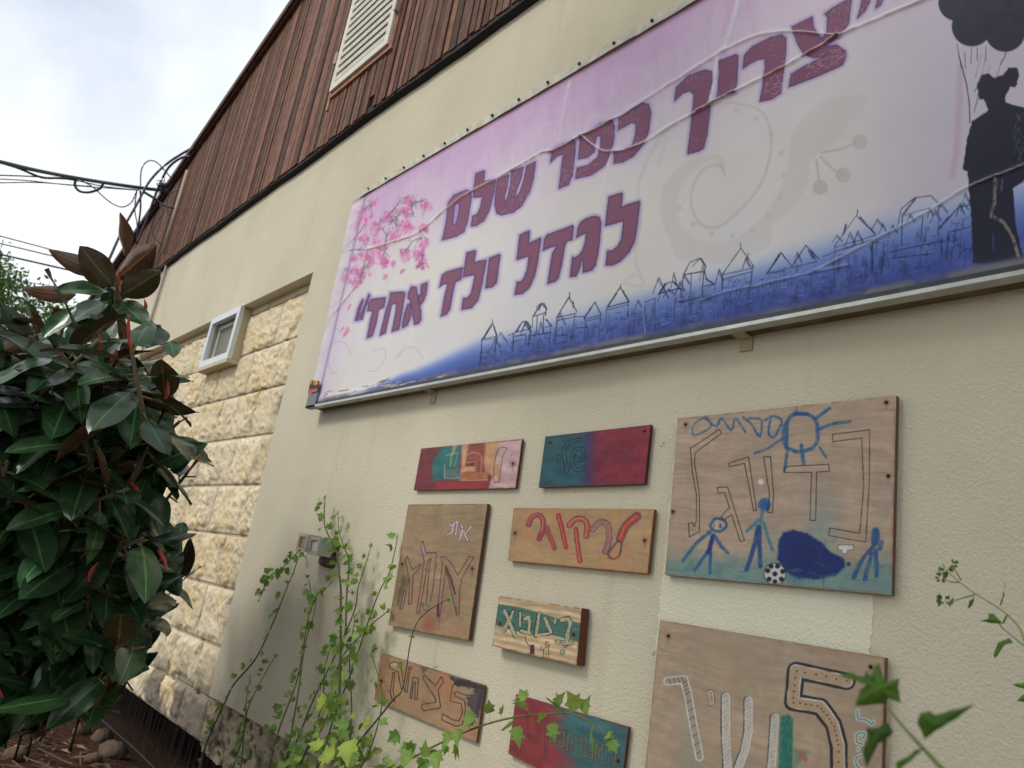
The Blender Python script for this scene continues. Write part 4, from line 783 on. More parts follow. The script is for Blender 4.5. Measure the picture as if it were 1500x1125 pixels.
# 7 tilted brown board
c = board('', [(560, 957), (710, 1004), (697.5, 1088), (548, 1025)], .008, (168, 136, 106), None, 220, 140, .12, 18); t7 = T(520, 940, 6.818)
c.blend(.6*ss(.5, .7, fbm(c.x, c.yy, 30, 4, 3)), (150, 138, 116)); c.blend(.5*ss(.52, .7, fbm(c.x, c.yy, 26, 4, 13)), (182, 120, 86)); c.poly(t7((940, 345), (1300, 430), (1290, 600), (1230, 760), (1130, 640), (1120, 560), (1190, 540), (1200, 470), (1000, 430)), (56, 54, 62), 3, .95, jit=4); c.poly(t7((650, 240), (740, 260), (680, 320)), (84, 80, 72), 2, .7); c.poly(t7((1180, 480), (1260, 480), (1200, 720), (1120, 600)), (110, 96, 92), 4, .6)
bn = (58, 34, 32)
for l_ in ([(975, 440), (1000, 420), (1200, 460), (1210, 500), (1190, 540), (1090, 530), (1020, 495), (995, 510), (1000, 545), (1090, 580), (1105, 680), (1070, 830), (1010, 845), (865, 780), (880, 720), (970, 780), (1040, 790), (1075, 700), (1060, 620), (950, 590)], [(690, 330), (805, 440), (860, 350), (885, 400), (830, 480), (855, 650), (835, 665), (690, 690), (665, 670), (670, 625), (805, 605), (800, 560), (680, 370)], [(580, 350), (635, 370), (620, 580), (595, 575), (605, 410), (585, 405), (565, 570), (548, 560)], [(530, 300), (545, 300), (520, 505), (498, 500)], [(535, 250), (565, 252), (558, 280), (535, 278)], [(340, 220), (390, 200), (440, 220), (470, 300), (490, 480), (460, 470), (430, 300), (350, 265)], [(380, 310), (400, 310), (380, 480), (400, 600), (372, 580), (352, 500)]): c.loop(t7(*l_), 1.3, bn, .95)
c.poly(t7((345, 225), (400, 205), (440, 225), (400, 255)), (190, 180, 150), 1, .6)
finish(c, 'brown board with carved-looking letters and a black smudge at its corner', (100, 66, 52), .008, [t7((265, 390))[0]])
# 8 red and teal low board
c = board('', [(756, 1017), (920.6, 1065), (906, 1186), (744.5, 1104)], .009, (142, 62, 66), None, 200, 150, wood=False); t8 = T(700, 990, 5.769)
c.blend(ss(800, 846, c.x-.25*(c.yy-1080)+26*(fbm(c.x, c.yy, 22, 4, 3)-.5)), (66, 106, 112)); c.blend(ss(.7, 1, c.v)*ss(.35, .6, c.u)*.6, (40, 112, 118)); streak(c, .2, 7); ol = (62, 58, 52)
for l_ in ([(585, 430), (575, 560), (570, 690)], [(615, 430), (612, 560)], [(660, 470), (730, 480), (722, 600), (650, 580), (665, 500)], [(755, 630), (765, 490), (800, 500), (785, 640)], [(810, 515), (872, 525), (868, 650), (800, 625)], [(915, 520), (905, 675), (970, 700), (968, 600), (940, 640)], [(990, 720), (1000, 570), (1030, 640), (1055, 580), (1045, 745)], [(1090, 600), (1170, 615), (1150, 760)], [(1110, 680), (1100, 745)]): c.ring(t8(*l_), 3.6, ol, 1., (104, 112, 92) if l_[0][0] > 600 else None, a=.9)
for l_ in ([(430, 310), (425, 420), (440, 540)], [(510, 310), (485, 400), (520, 440)], [(500, 480), (520, 520), (500, 550), (480, 520), (500, 480)], [(405, 330), (410, 380)]): c.ring(spline(t8(*l_), 4), 3, (92, 38, 48), .9, a=.8)
finish(c, 'low red and teal board partly crossed by a vine shoot', (80, 46, 46), .009, [t8((320, 460))[0], t8((1187, 718))[0]])
# 9 big lower board
c = board('', [(967, 908), (1296, 963), (1286, 1341), (938, 1195)], .014, (174, 154, 131), None, 340, 340, .12, 22); t9 = T(930, 890, 3.75)
c.blend(.5*ss(.5, .7, fbm(c.x, c.yy, 60, 4, 3)), (158, 146, 122)); c.blend(.35*ss(.5, .7, fbm(c.x, c.yy, 40, 4, 13)), (182, 146, 122)); c.blend(.35*np.exp(-((c.x-1010)/14)**2)*ss(1010, 1060, c.yy), (140, 156, 136))
wh, bk_ = (216, 216, 214), (42, 40, 46)
c.poly(t9((800, 600), (840, 585), (868, 610), (865, 900), (860, 1100), (785, 1100), (790, 800)), (30, 112, 100), 2, .95, .3); c.poly(t9((865, 770), (960, 790), (870, 900)), (70, 120, 104), 5, .5); c.poly(t9((905, 785), (955, 830), (940, 850), (900, 820)), (176, 96, 84), 1.5, .8)
def hatch(pts, w_, col, n_, d_):
    for k_ in range(n_):
        f__ = (k_+.5)/n_*(len(pts)-1); i_ = int(f__); a_ = np.array(pts[i_]); b_ = np.array(pts[min(i_+1, len(pts)-1)]); q0 = a_+(b_-a_)*(f__-i_); t_ = (b_-a_)/(np.linalg.norm(b_-a_)+1e-9); nn = np.array([-t_[1], t_[0]]); c.stroke([tuple(q0-nn*w_/2-t_*d_), tuple(q0+nn*w_/2+t_*d_)], 1.0, col, .5, .9)
lw = t9((180, 405), (270, 395), (290, 470), (320, 640), (355, 820)); c.stroke(lw, 9, (170, 160, 146), .6, .4); hatch(lw, 8, bk_, 15, 1.5); c.ring(lw, 10.5, wh, 1.8, f=.6); c.ring(t9((415, 470), (422, 520)), 9, bk_, 1.2); c.ring(t9((415, 470), (422, 520)), 7, wh, 1.3)
for l_ in ([(500, 490), (500, 700), (510, 880), (560, 1000)], [(625, 512), (625, 680), (600, 800), (560, 900)], [(770, 605), (760, 760), (740, 1000), (600, 1060)]):
    p_ = t9(*l_); c.stroke([(a-1.6, b-.5) for a, b in p_], 12, bk_, .7, .8); c.stroke(p_, 11, (196, 186, 172), .6, .95); hatch(p_, 9, wh, 24, 2.5); c.ring(p_, 10.5, wh, 1.3)
p_ = t9((1165, 405), (885, 345), (868, 520), (1020, 545), (1090, 640), (1120, 760), (1125, 1000), (1060, 1160)); c.stroke(p_, 26, bk_, .8); c.stroke(p_, 17.5, wh, .6); c.stroke([(a-.6, b+.4) for a, b in p_], 15.4, (178, 152, 122), .6); 
for k_ in range(34):
    f__ = k_/34*(len(p_)-1.01); i_ = int(f__); q0 = np.array(p_[i_])+(np.array(p_[i_+1])-np.array(p_[i_]))*(f__-i_); c.circ(q0[0]+random.gauss(0, .6), q0[1]+random.gauss(0, .6), 1.4, (62, 44, 40), .5)
for l_ in ([(1222, 570), (1228, 610), (1270, 618), (1300, 640), (1312, 625)], [(1250, 750), (1218, 735), (1225, 695), (1260, 690), (1255, 720)], [(1228, 775), (1226, 780)], [(1250, 810), (1215, 830), (1220, 870), (1250, 890)]): c.ring(spline(t9(*l_), 4), 4.4, wh, 1.4, (92, 146, 136))
finish(c, 'largest board of the lower row with a black and white outlined letter', (104, 74, 58), .014, [t9((185, 155))[0], t9((1296, 325))[0]])

# ------------------------------------------------------------------ wall lamp
q = P(470, 800, 0)
lamp = thing('wall_lamp', (q[0], 0, q[2]), 'small twin wall lamp with a reddish lens among the ivy', 'lamp')
def hx(px0, py0, px1, py1, y): a_, b_ = P(px0, py0, y), P(px1, py1, y); return a_[0], b_[0], b_[2], a_[2]
l_, r_, b_, t_ = hx(443, 782, 457, 809, -.10); r_ = l_+.085; mb = MB(); ringbox(mb, l_, r_, b_, t_, .012, -.115, -.05); mb.box((l_+.012, -.06, b_+.012), (r_-.012, -.05, t_-.012)); body = mb.build('housing', mat('lamp_cream', (176, 170, 150), rough=.5, var=.15), lamp)
mb = MB(); mb.box((l_+.013, -.108, b_+.013), (r_-.013, -.0605, t_-.013)); mb.build('red_lens', mat('red_lens', (150, 88, 70), rough=.25, var=.2, varscale=30), body)
l2, r2 = r_+.006, r_+.10; mb = MB(); ringbox(mb, l2, r2, b_-.01, t_-.008, .014, -.105, -.04); mb.box((l2+.014, -.05, b_+.004), (r2-.014, -.04, t_-.02)); h2 = mb.build('housing', mat('lamp_grey', (150, 150, 142), rough=.5, var=.2), lamp)
mb = MB(); mb.box((l2+.015, -.098, b_+.005), (r2-.015, -.0505, t_-.024)); mb.build('clear_lens', mat('clear_lens', (158, 156, 152), rough=.2, var=.25, varscale=50), h2)
mb = MB(); mb.tube([(l2+.05, -.0005, b_-.02), (l2+.05, -.03, b_-.025), (l2+.045, -.06, b_-.024)], [.034, .03, .02], 10); mb.box((l_+.03, -.049, (b_+t_)/2-.02), (r2-.02, -.0008, (b_+t_)/2+.02)); mb.build('bracket', mat('lamp_bracket', (74, 54, 44), rough=.6, var=.3), lamp)

# ------------------------------------------------------------------ leaves
def leafmat(name, top, under, rough, spec, midrib=None, trans=.12):
    m = bpy.data.materials.new(name); m.use_nodes = True; n = m.node_tree.nodes; l = m.node_tree.links; p = n['Principled BSDF']
    p.inputs['Roughness'].default_value = rough; p.inputs['Specular IOR Level'].default_value = spec
    a = n.new('ShaderNodeAttribute'); a.attribute_name = 'col'; g_ = n.new('ShaderNodeNewGeometry'); mx = n.new('ShaderNodeMix'); mx.data_type = 'RGBA'
    t_ = n.new('ShaderNodeMix'); t_.data_type = 'RGBA'; t_.blend_type = 'MULTIPLY'; t_.inputs[0].default_value = 1
    l.new(a.outputs['Color'], t_.inputs[6]); t_.inputs[7].default_value = (*top, 1)
    u_ = n.new('ShaderNodeMix'); u_.data_type = 'RGBA'; u_.blend_type = 'MULTIPLY'; u_.inputs[0].default_value = 1; l.new(a.outputs['Color'], u_.inputs[6]); u_.inputs[7].default_value = (*under, 1)
    l.new(g_.outputs['Backfacing'], mx.inputs[0]); l.new(t_.outputs[2], mx.inputs[6]); l.new(u_.outputs[2], mx.inputs[7]); nz_ = n.new('ShaderNodeTexNoise'); nz_.inputs['Scale'].default_value = 22; nz_.inputs['Detail'].default_value = 5; tc_ = n.new('ShaderNodeTexCoord'); l.new(tc_.outputs['Object'], nz_.inputs['Vector'])
    mr_ = n.new('ShaderNodeMapRange'); mr_.inputs[1].default_value = .3; mr_.inputs[2].default_value = .7; mr_.inputs[3].default_value = max(.08, rough-.07); mr_.inputs[4].default_value = rough+.16; l.new(nz_.outputs['Fac'], mr_.inputs[0]); l.new(mr_.outputs[0], p.inputs['Roughness'])
    hs_ = n.new('ShaderNodeHueSaturation'); m2_ = n.new('ShaderNodeMapRange'); m2_.inputs[1].default_value = .3; m2_.inputs[2].default_value = .7; m2_.inputs[3].default_value = .78; m2_.inputs[4].default_value = 1.25; l.new(nz_.outputs['Fac'], m2_.inputs[0]); l.new(m2_.outputs[0], hs_.inputs['Value']); l.new(mx.outputs[2], hs_.inputs['Color']); l.new(hs_.outputs[0], p.inputs['Base Color'])
    tr = n.new('ShaderNodeBsdfTranslucent'); ms = n.new('ShaderNodeMixShader'); ms.inputs[0].default_value = trans; l.new(mx.outputs[2], tr.inputs[0]); l.new(p.outputs[0], ms.inputs[1]); l.new(tr.outputs[0], ms.inputs[2]); l.new(ms.outputs[0], n['Material Output'].inputs['Surface'])
    return m
M_ficus = leafmat('rubber_leaf', tuple(lin((42, 68, 42))), tuple(lin((78, 64, 45))), .21, .45, trans=.05)
M_ivy = leafmat('ivy_leaf', tuple(lin((118, 150, 60))), tuple(lin((128, 154, 80))), .5, .4, trans=.35)
M_stem = mat('green_stem', attr='col', rough=.6, var=.15)
M_sheath = mat('red_sheath', (186, 74, 62), rough=.4, var=.2, varscale=20)
def unit(v): v = np.asarray(v, float); return v/(np.linalg.norm(v)+1e-12)
class Leaves:
    def __init__(s): s.V = []; s.F = []; s.Cc = []; s.n = 0
    def big(s, base, tip, nrm, wd, tint=(1, 1, 1), droop=.12, cup=.18):
        base, tip = np.asarray(base, float), np.asarray(tip, float); ax = tip-base; Ln = np.linalg.norm(ax); ax = ax/Ln
        nrm = unit(nrm-np.dot(nrm, ax)*ax); sd = np.cross(ax, nrm); R_ = 11; cols = (-1, -.72, -.38, -.085, -.035, .035, .085, .38, .72, 1)
        ts = np.linspace(0, 1, R_); prof = np.sin(np.pi*np.clip(ts, 0, 1)**.86)**.72; prof[0] = .04; prof[-1] = .01
        ph = random.uniform(0, 6)
        for t_, pf in zip(ts, prof):
            for k_ in cols:
                wv = .035*math.sin(t_*11+ph+k_*2)*abs(k_)+.03*math.sin(t_*5+ph*2)*k_
                p_ = base+ax*Ln*t_+sd*k_*pf*wd/2+nrm*(cup*wd*pf*(k_*k_)*.8+wv*wd-droop*Ln*(t_*t_))
                s.V.append(p_); mid = abs(k_) < .05
                s.Cc.append(np.array(tint)*np.array([2.6, 2.9, 2.0] if mid else [1., 1, 1])*(1.0 if mid else (1.0-.10*(abs(k_) > .9)+.12*math.sin(t_*60)*.4)))
        m_ = len(cols)
        for i in range(R_-1):
            for j in range(m_-1): a_ = s.n+i*m_+j; s.F.append((a_, a_+1, a_+m_+1, a_+m_))
        s.n += R_*m_
    def lobed(s, base, ax, nrm, sz, tint=(1, 1, 1), pts=None):
        ax = unit(ax); nrm = unit(np.asarray(nrm)-np.dot(nrm, ax)*ax); sd = np.cross(ax, nrm)
        pts = pts or [(0, 0), (-.22, .02), (-.48, .18), (-.36, .36), (-.55, .62), (-.28, .60), (-.16, .78), (0, 1.05), (.16, .78), (.28, .62), (.52, .60), (.36, .36), (.5, .16), (.22, .02)]
        b = s.n; s.V.append(np.asarray(base)+ax*.42*sz-nrm*.10*sz); s.Cc.append(np.array(tint)*1.12)
        for u_, v_ in pts:
            u_ += random.uniform(-.04, .04); v_ += random.uniform(-.04, .04)
            s.V.append(np.asarray(base)+sd*u_*sz+ax*v_*sz-nrm*(.20*v_*v_-.14*abs(u_))*sz); s.Cc.append(np.array(tint)*random.uniform(.88, 1.06))
        k = len(pts); s.F += [(b, b+1+i, b+1+(i+1) % k) for i in range(k)]; s.n += k+1
    def build(s, name, m, parent, smooth=False): return mk(name, np.array(s.V), s.F, m, parent, np.array(s.Cc), smooth)

# ------------------------------------------------------------------ rubber plant
random.seed(21)
root = Pz(95, 1075, .22)
ax0 = Pd(120, 640, 3.5)
fic = thing('rubber_plant', (ax0[0], ax0[1], .2), 'tall dark rubber plant with big glossy leaves beside the stone strip', 'plant')
LV = Leaves(); TR = MB(); SH = []; base = np.array([ax0[0], ax0[1], .15])
outl = [(330, 150, 235), (400, 75, 240), (460, 52, 225), (520, 5, 265), (600, -90, 305), (700, -120, 302), (800, -140, 296), (880, -140, 284), (940, -140, 240), (1000, -140, 172), (1050, -140, 75)]
def span(y): return np.interp(y, [o_[0] for o_ in outl], [o_[1] for o_ in outl]), np.interp(y, [o_[0] for o_ in outl], [o_[2] for o_ in outl])
up_ = np.array([0, 0, 1.]); view = -unit(ray(120, 640))
tips = []
for _ in range(400):
    y_ = random.uniform(475, 1040); l_, r_ = span(y_); x_ = random.uniform(l_, r_-26)
    dpt = 3.45-random.random()**.7*.75+.5*max(0, (x_-200)/100)*.9
    if all(np.hypot(x_-a_, y_-b_) > (30 if y_ < 850 else 21) or abs(dpt-d_) > .3 for a_, b_, d_ in tips): tips.append((x_, y_, dpt))
tips = tips[:150]
for _ in range(34):
    y_ = random.uniform(890, 1035); x_ = random.uniform(-120, span(y_)[1]-15); tips.append((x_, y_, random.uniform(3.0, 3.55)))
for x_, y_, dpt in tips:
    tp = Pd(x_, y_, dpt); outw = unit(np.array([tp[0]-base[0], tp[1]-base[1], 0])+view*np.array([1, 1, 0])*.6)
    gdir = unit(outw*.55+up_*random.uniform(.2, 1.0)+np.array([random.gauss(0, .25), random.gauss(0, .25), 0]))
    inn = tp-gdir*random.uniform(.25, .45)
    if y_ < 880 and tp[2] > 1.2: TR.tube([np.array([base[0]*.75+tp[0]*.25, base[1]*.75+tp[1]*.25, max(.25, tp[2]-.55)]), inn, tp], [.016, .012, .007], 6, lin((96, 84, 66)))
    elif y_ < 900 or random.random() < .22: TR.tube([inn-np.array([0, 0, .12]), inn, tp], [.007, .007, .006], 6, lin((70, 60, 48)))
    else: TR.tube([tp-gdir*.22, tp], [.006, .005], 5, lin((70, 60, 48)))
    n_ = random.randint(7, 9); ph = random.uniform(0, 6.28); a1 = unit(np.cross(gdir, [.3, .5, .8])); a2 = np.cross(gdir, a1)
    for k_ in range(n_):
        an = ph+k_*2.4; fr_ = k_/n_; bs = tp-gdir*(.02+.24*fr_)
        rad = a1*math.cos(an)+a2*math.sin(an); d_ = unit(rad*(.7+.4*fr_)+gdir*(.65-1.0*fr_)-up_*(.15+.5*fr_))
        Ln = random.uniform(.16, .30); nn = unit(up_*.8+rad*.15+gdir*.5+view*random.uniform(-.1, .6)+rng.normal(size=3)*.16)
        tn_ = random.choice([.75, .9, 1., 1.2, 1.5, 2.0])*random.uniform(.85, 1.15)*(.8 if y_ > 850 else 1.); TR.tube([bs, bs+d_*.05], .004, 4, lin((120, 110, 70)))
        tt_ = bs+d_*(.05+Ln)
        if max(bs[1], tt_[1]) > -.06: continue
        qx, qy = proj(tt_)
        if qy > 1095-.42*max(qx, 0)+random.uniform(-30, 10) or qx > span(min(max(qy, 330), 1010))[1]+14: continue
        LV.big(bs+d_*.045, tt_, nn, Ln*random.uniform(.42, .52), (tn_, tn_*random.uniform(.94, 1.06), tn_*random.uniform(.85, 1.05)), random.uniform(-.04, .32), random.uniform(-.12, .32))
    if random.random() < .28:
        SH.append(MB()); SH[-1].tube(spline([tp, tp+gdir*.05, tp+gdir*.09+rad*.012, tp+gdir*.12+rad*.03], 4), [.006]*4+[.0075]*4+[.006, .0045, .003, .002, .0012], 6)
def hero(b_, t_, d0, d1, wd, nr, tint=(1, 1, 1), droop=.1, cup=.15):
    LV.big(Pd(*b_, d0), Pd(*t_, d1), nr, wd, tint, droop, cup)
nv_ = -ray(165, 420); rt = RM[:, 0]; upc = RM[:, 1]
hd = 3.2
br_ = (1.25, .85, .8)
hero((183, 376), (176, 311), hd, hd-.05, .085, -nv_+rt*1.0, br_, .0, .25); hero((171, 408), (233, 359), hd, hd-.1, .12, -nv_*.9-upc*.3+rt*.2, br_, .05, .2)
hero((166, 420), (116, 360), hd, hd-.12, .125, -nv_-upc*.2-rt*.2, (.85, 1.0, .9), .03, .12); hero((150, 400), (73, 371), hd+.1, hd+.05, .09, -nv_-upc*.5, br_, .14, .2)
hero((160, 427), (82, 420), hd-.02, hd-.2, .115, upc*.9+nv_*.55, (1.25, 1.3, 1.1), .10, .15); hero((112, 432), (35, 428), hd+.05, hd, .08, -nv_-upc*.6, (1.3, .8, .65), .16, .2)
hero((177, 433), (238, 396), hd, hd-.05, .12, -nv_-upc*.1, (.8, .95, .85), .05, .15); hero((160, 440), (95, 468), hd, hd-.15, .12, upc+nv_*.4, (.8, .9, .8), .1, .1)
hero((172, 440), (215, 470), hd, hd-.2, .11, upc*.8+nv_*.6, (.8, .9, .8), .1, .1); hero((150, 470), (100, 500), hd-.05, hd-.25, .13, upc*.8+nv_*.6, (.9, 1., .8), .12, .1); hero((165, 470), (160, 420), hd+.05, hd, .09, nv_-upc*.1, (.9, 1., .8), .0, .1)
hero((60, 505), (44, 452), hd+.1, hd, .07, -nv_+rt*.8, (1.2, .8, .75), .0, .2); hero((90, 480), (84, 450), hd, hd-.1, .06, -nv_, (1.6, .75, .5), .0, .2); hero((190, 520), (176, 470), hd-.1, hd-.1, .07, -nv_+rt*.6, (1., 1., .8), .0, .2)
hero((55, 490), (2, 525), hd-.1, hd-.2, .11, -nv_-upc*.3, (1.1, .8, .7), .2, .2); hero((236, 478), (216, 505), hd-.05, hd-.2, .11, upc*.4+nv_, (.7, .8, .7), .1, .1)
# large hanging leaves in front
for b_, t_, wd, ti in (((78, 662), (22, 722), .10, 1.5), ((92, 660), (115, 722), .105, 1.3), ((85, 690), (65, 782), .115, 1.1), ((132, 720), (130, 768), .07, 1.), ((184, 725), (188, 802), .095, 1.1), ((232, 812), (212, 880), .09, 1.25), ((238, 820), (262, 872), .09, 1.), ((215, 812), (188, 858), .09, 1.), ((250, 690), (278, 672), .06, 1.9), ((235, 570), (236, 602), .07, 2.2), ((130, 585), (172, 625), .09, 1.7), ((178, 905), (135, 975), .13, 1.15), ((165, 840), (142, 850), .10, 1.2), ((268, 765), (262, 790), .055, 1.9), ((250, 500), (255, 522), .075, 1.8), ((95, 820), (60, 905), .10, .9), ((30, 690), (36, 770), .1, .8), ((200, 590), (225, 640), .09, 1.)):
    dd = 2.95 if b_[0] < 200 else 3.25; hero(b_, t_, dd, dd-.08, wd, nv_*.9+upc*.5, (ti, ti*1.08, ti*1.0), .05, -.10 if ti < 1.3 else .1)
for b_, t_ in (((172, 424), (173, 396)), ((212, 455), (211, 438)), ((242, 585), (245, 555)), ((15, 552), (40, 582)), ((92, 652), (50, 650)), ((232, 805), (245, 838)), ((100, 858), (66, 880)), ((190, 705), (206, 730)), ((156, 705), (170, 735)), ((58, 520), (28, 500)), ((90, 540), (88, 505)), ((163, 530), (170, 510))):
    a_, e_ = Pd(*b_, 2.9 if b_[1] > 500 else hd), Pd(*t_, 2.86 if b_[1] > 500 else hd-.03); mid = (a_+e_)/2+rt*.006; SH.append(MB()); SH[-1].tube(spline([a_, mid, e_], 4), [.006, .0075, .008, .008, .0072, .006, .0045, .003, .0012], 6)
for pth in ([base, base+np.array([.05, .0, .8]), Pd(172, 600, 3.3), Pd(172, 430, hd), Pd(173, 405, hd)], [base, base+np.array([-.2, -.1, .7]), Pd(60, 640, 3.2), Pd(60, 500, hd+.1)]):
    sp_ = spline(pth, 6); TR.tube(sp_, np.linspace(.035, .008, len(sp_)), 8, lin((92, 82, 66)))
TR.build('trunk', mat('ficus_bark', attr='col', rough=.85, var=.25, bump=(40, .004)), fic, True); LV.build('foliage', M_ficus, fic, True); [b_.build('leaf_sheath', M_sheath, fic, True) for b_ in SH]

# ------------------------------------------------------------------ climbing ivy on the wall
random.seed(5)
q = P(430, 1120, -.05)
ivy = thing('climbing_vine', (q[0], -.05, .0), 'bushy climbing vine of many thin stems left of the upright brown board', 'vine')
def vine(parent, px, ys, r0, dens, sz, tint=(1, 1, 1), stemc=(92, 88, 60), leaves=True, jit=.012):
    pw = [P(a_, b_, y_) for (a_, b_), y_ in zip(px, ys)]; sp_ = spline(pw, 6); m_ = MB(); m_.tube(sp_, np.linspace(r0, r0*.4, len(sp_)), 6, lin(stemc)); st_ = m_.build('stem', M_stem, parent, True)
    if not leaves: return st_, sp_
    lv_ = Leaves(); acc = 0; pm = MB()
    for i in range(1, len(sp_)):
        acc += np.linalg.norm(sp_[i]-sp_[i-1])*dens
        while acc > 0:
            acc -= random.uniform(.6, 1.4); tt_ = unit(sp_[i]-sp_[i-1]); an = random.uniform(0, 6.28); side = unit(np.cross(tt_, [0, 1, 0]))*random.choice([-1, 1]); d_ = unit(side*random.uniform(.5, 1)+np.array([0, -.7*random.random(), 0])+up_*random.uniform(-.4, .5))
            b_ = sp_[i]+d_*sz*random.uniform(.3, .7); k_ = random.uniform(.55, 1.25)
            pm.tube([sp_[i], b_], .0009, 4, lin((120, 132, 70)))
            for _ in range(random.choice([1, 1, 2, 2])):
                f__ = random.uniform(.75, 1.25); tc_ = np.array(tint)*f__*np.array([random.uniform(.8, 1.25), 1, random.uniform(.75, 1.1)])
                dd_ = unit(d_+np.array([random.gauss(0, .5), random.gauss(-.1, .3), random.gauss(-.15, .5)])); nn = unit(np.array([random.gauss(0, .9), -.7, random.uniform(-.2, 1.5)])); lv_.lobed(b_, dd_, nn, sz*k_, tc_)
    tipd = unit(sp_[-1]-sp_[-3])
    for k_ in range(3): lv_.lobed(sp_[-1], tipd+np.array([random.gauss(0, .4), -.2, random.gauss(0, .4)]), [random.gauss(0, .4), -.8, .4], sz*.6, np.array(tint)*1.1)
    lb = lv_.n; lv_.V += [np.array(v) for v in pm.V]; lv_.Cc += [np.array(lin((150, 160, 90)))*6]*len(pm.V); lv_.F += [tuple(i+lb for i in f) for f in pm.F]; lv_.n += len(pm.V)
    lv_.build('leaves', M_ivy, st_); return st_, sp_
ST = [([(290, 1140), (300, 1095), (329, 1030), (343, 1002), (375, 964), (400, 912), (419, 864), (431, 835), (440, 807)], 14, .0042), ([(440, 805), (413, 832), (397, 842), (388, 856), (380, 878)], 32, .0022), ([(336, 1145), (341, 1124), (357, 1073), (361, 1025), (366, 993)], 26, .003), ([(350, 1145), (353, 1124), (360, 1052), (372, 1018), (391, 982), (402, 963)], 18, .003), ([(388, 1145), (394, 1124), (409, 1068), (434, 1000), (445, 943), (454, 890), (455, 865), (451, 846)], 22, .0034), ([(455, 894), (465, 871), (474, 865), (484, 855)], 36, .002),
      ([(414, 1145), (418, 1124), (429, 1061), (438, 1007), (447, 943), (459, 903), (463, 880)], 22, .0034), ([(412, 1145), (420, 1124), (440, 1073), (459, 1025), (488, 966), (518, 898), (525, 860), (536, 826), (543, 801)], 26, .0036), ([(430, 1140), (445, 1107), (472, 1066), (493, 1007), (499, 966), (538, 921), (567, 896)], 30, .0034), ([(505, 1140), (499, 1061), (497, 1016), (499, 948), (499, 894), (499, 860), (495, 823), (492, 805), (477, 775), (475, 750), (476, 730)], 24, .005), ([(506, 930), (508, 871), (511, 824), (504, 801), (497, 780), (495, 753)], 40, .0032), ([(470, 1120), (486, 1061), (517, 977), (543, 900), (557, 864), (570, 839), (580, 800), (582, 787)], 20, .0032), ([(510, 1130), (515, 1040), (512, 960), (520, 905)], 32, .003), ([(500, 1120), (522, 1091), (547, 1061), (576, 1025), (590, 1007), (601, 943), (610, 914), (626, 896), (655, 878)], 9, .0032), ([(440, 1120), (470, 1040), (476, 980), (486, 940)], 26, .003), ([(520, 1140), (545, 1090), (560, 1020), (545, 960)], 22, .003)]
for px_, dn_, r_ in ST: vine(ivy, px_, np.linspace(-.14, -.035, len(px_))+random.uniform(-.02, .02), r_*1.15, dn_*1.1, .030, (.92, 1, .88), (70, 70, 46))
# leafy base of the plant, with a few yellowing leaves
lv_ = Leaves()
for _ in range(200):
    x_ = random.gauss(475, 58); y_ = 1160-abs(random.gauss(0, 55)); y_ -= max(0, 40-abs(x_-495))*random.random()*1.6
    if x_ < 325 or y_ < 985: continue
    b_ = P(x_, y_, -random.uniform(.03, .26)); f__ = random.uniform(.6, 1.15); lv_.lobed(b_, [random.gauss(0, .6), random.gauss(-.3, .4), random.gauss(.0, .6)], [random.gauss(0, .9), -.6, random.uniform(-.1, 1.5)], random.uniform(.024, .046), (f__*random.uniform(.7, 1.1), f__*.95, f__*.85))
lv_.build('base_leaves', M_ivy, ivy); lv_ = Leaves()
for x_, y_, dx_, dz_, s_ in ((478, 1020, -.3, -.6, .06), (503, 1000, .0, .8, .05), (512, 1085, .5, -.5, .075), (490, 1105, -.6, -.2, .07), (530, 1065, .7, .4, .07), (505, 1120, .1, -.8, .08), (470, 1095, -.5, .1, .05)):
    lv_.lobed(P(x_, y_, -.27), [dx_, -.3, dz_], [random.gauss(0, .3), -.8, .5], s_, (1.45, 1.3, .75))
lv_.build('yellow_leaves', M_ivy, ivy)
sh1 = thing('vine_shoot', tuple(P(583, 1124, -.3)), 'long thin vine shoot arching across the low red and teal board', 'vine shoot')
pts = [(560, 1150), (583, 1124), (640, 1091), (700, 1065), (752, 1051), (800, 1046), (832, 1045), (856, 1053), (875, 1064), (889, 1077)]
vine(sh1, pts, np.linspace(-.22, -.33, len(pts)), .0032, 20, .035, (1, 1.05, .9), (112, 104, 62))
sh1b = Leaves()
for x_, y_, d_, s_ in ((690, 1060, (-.5, -.2, .7), .035), (672, 1068, (.3, -.3, -.8), .04), (660, 1075, (-.4, -.2, -.6), .04), (855, 1045, (.2, -.1, 1), .038), (770, 1025, (-.6, -.1, .5), .03), (810, 1060, (.3, -.1, -1), .035), (757, 1065, (.4, -.1, -1), .04), (895, 1085, (.7, -.1, -.7), .025), (640, 1100, (.5, -.3, -.7), .05), (600, 1118, (-.6, -.2, .5), .045), (625, 1110, (-.2, -.3, .9), .04)): sh1b.lobed(P(x_, y_, -.30), d_, [random.gauss(0, .3), -.8, .5], s_*1.05, (.95, 1.05, .85))
sh1b.build('leaves', M_ivy, sh1)
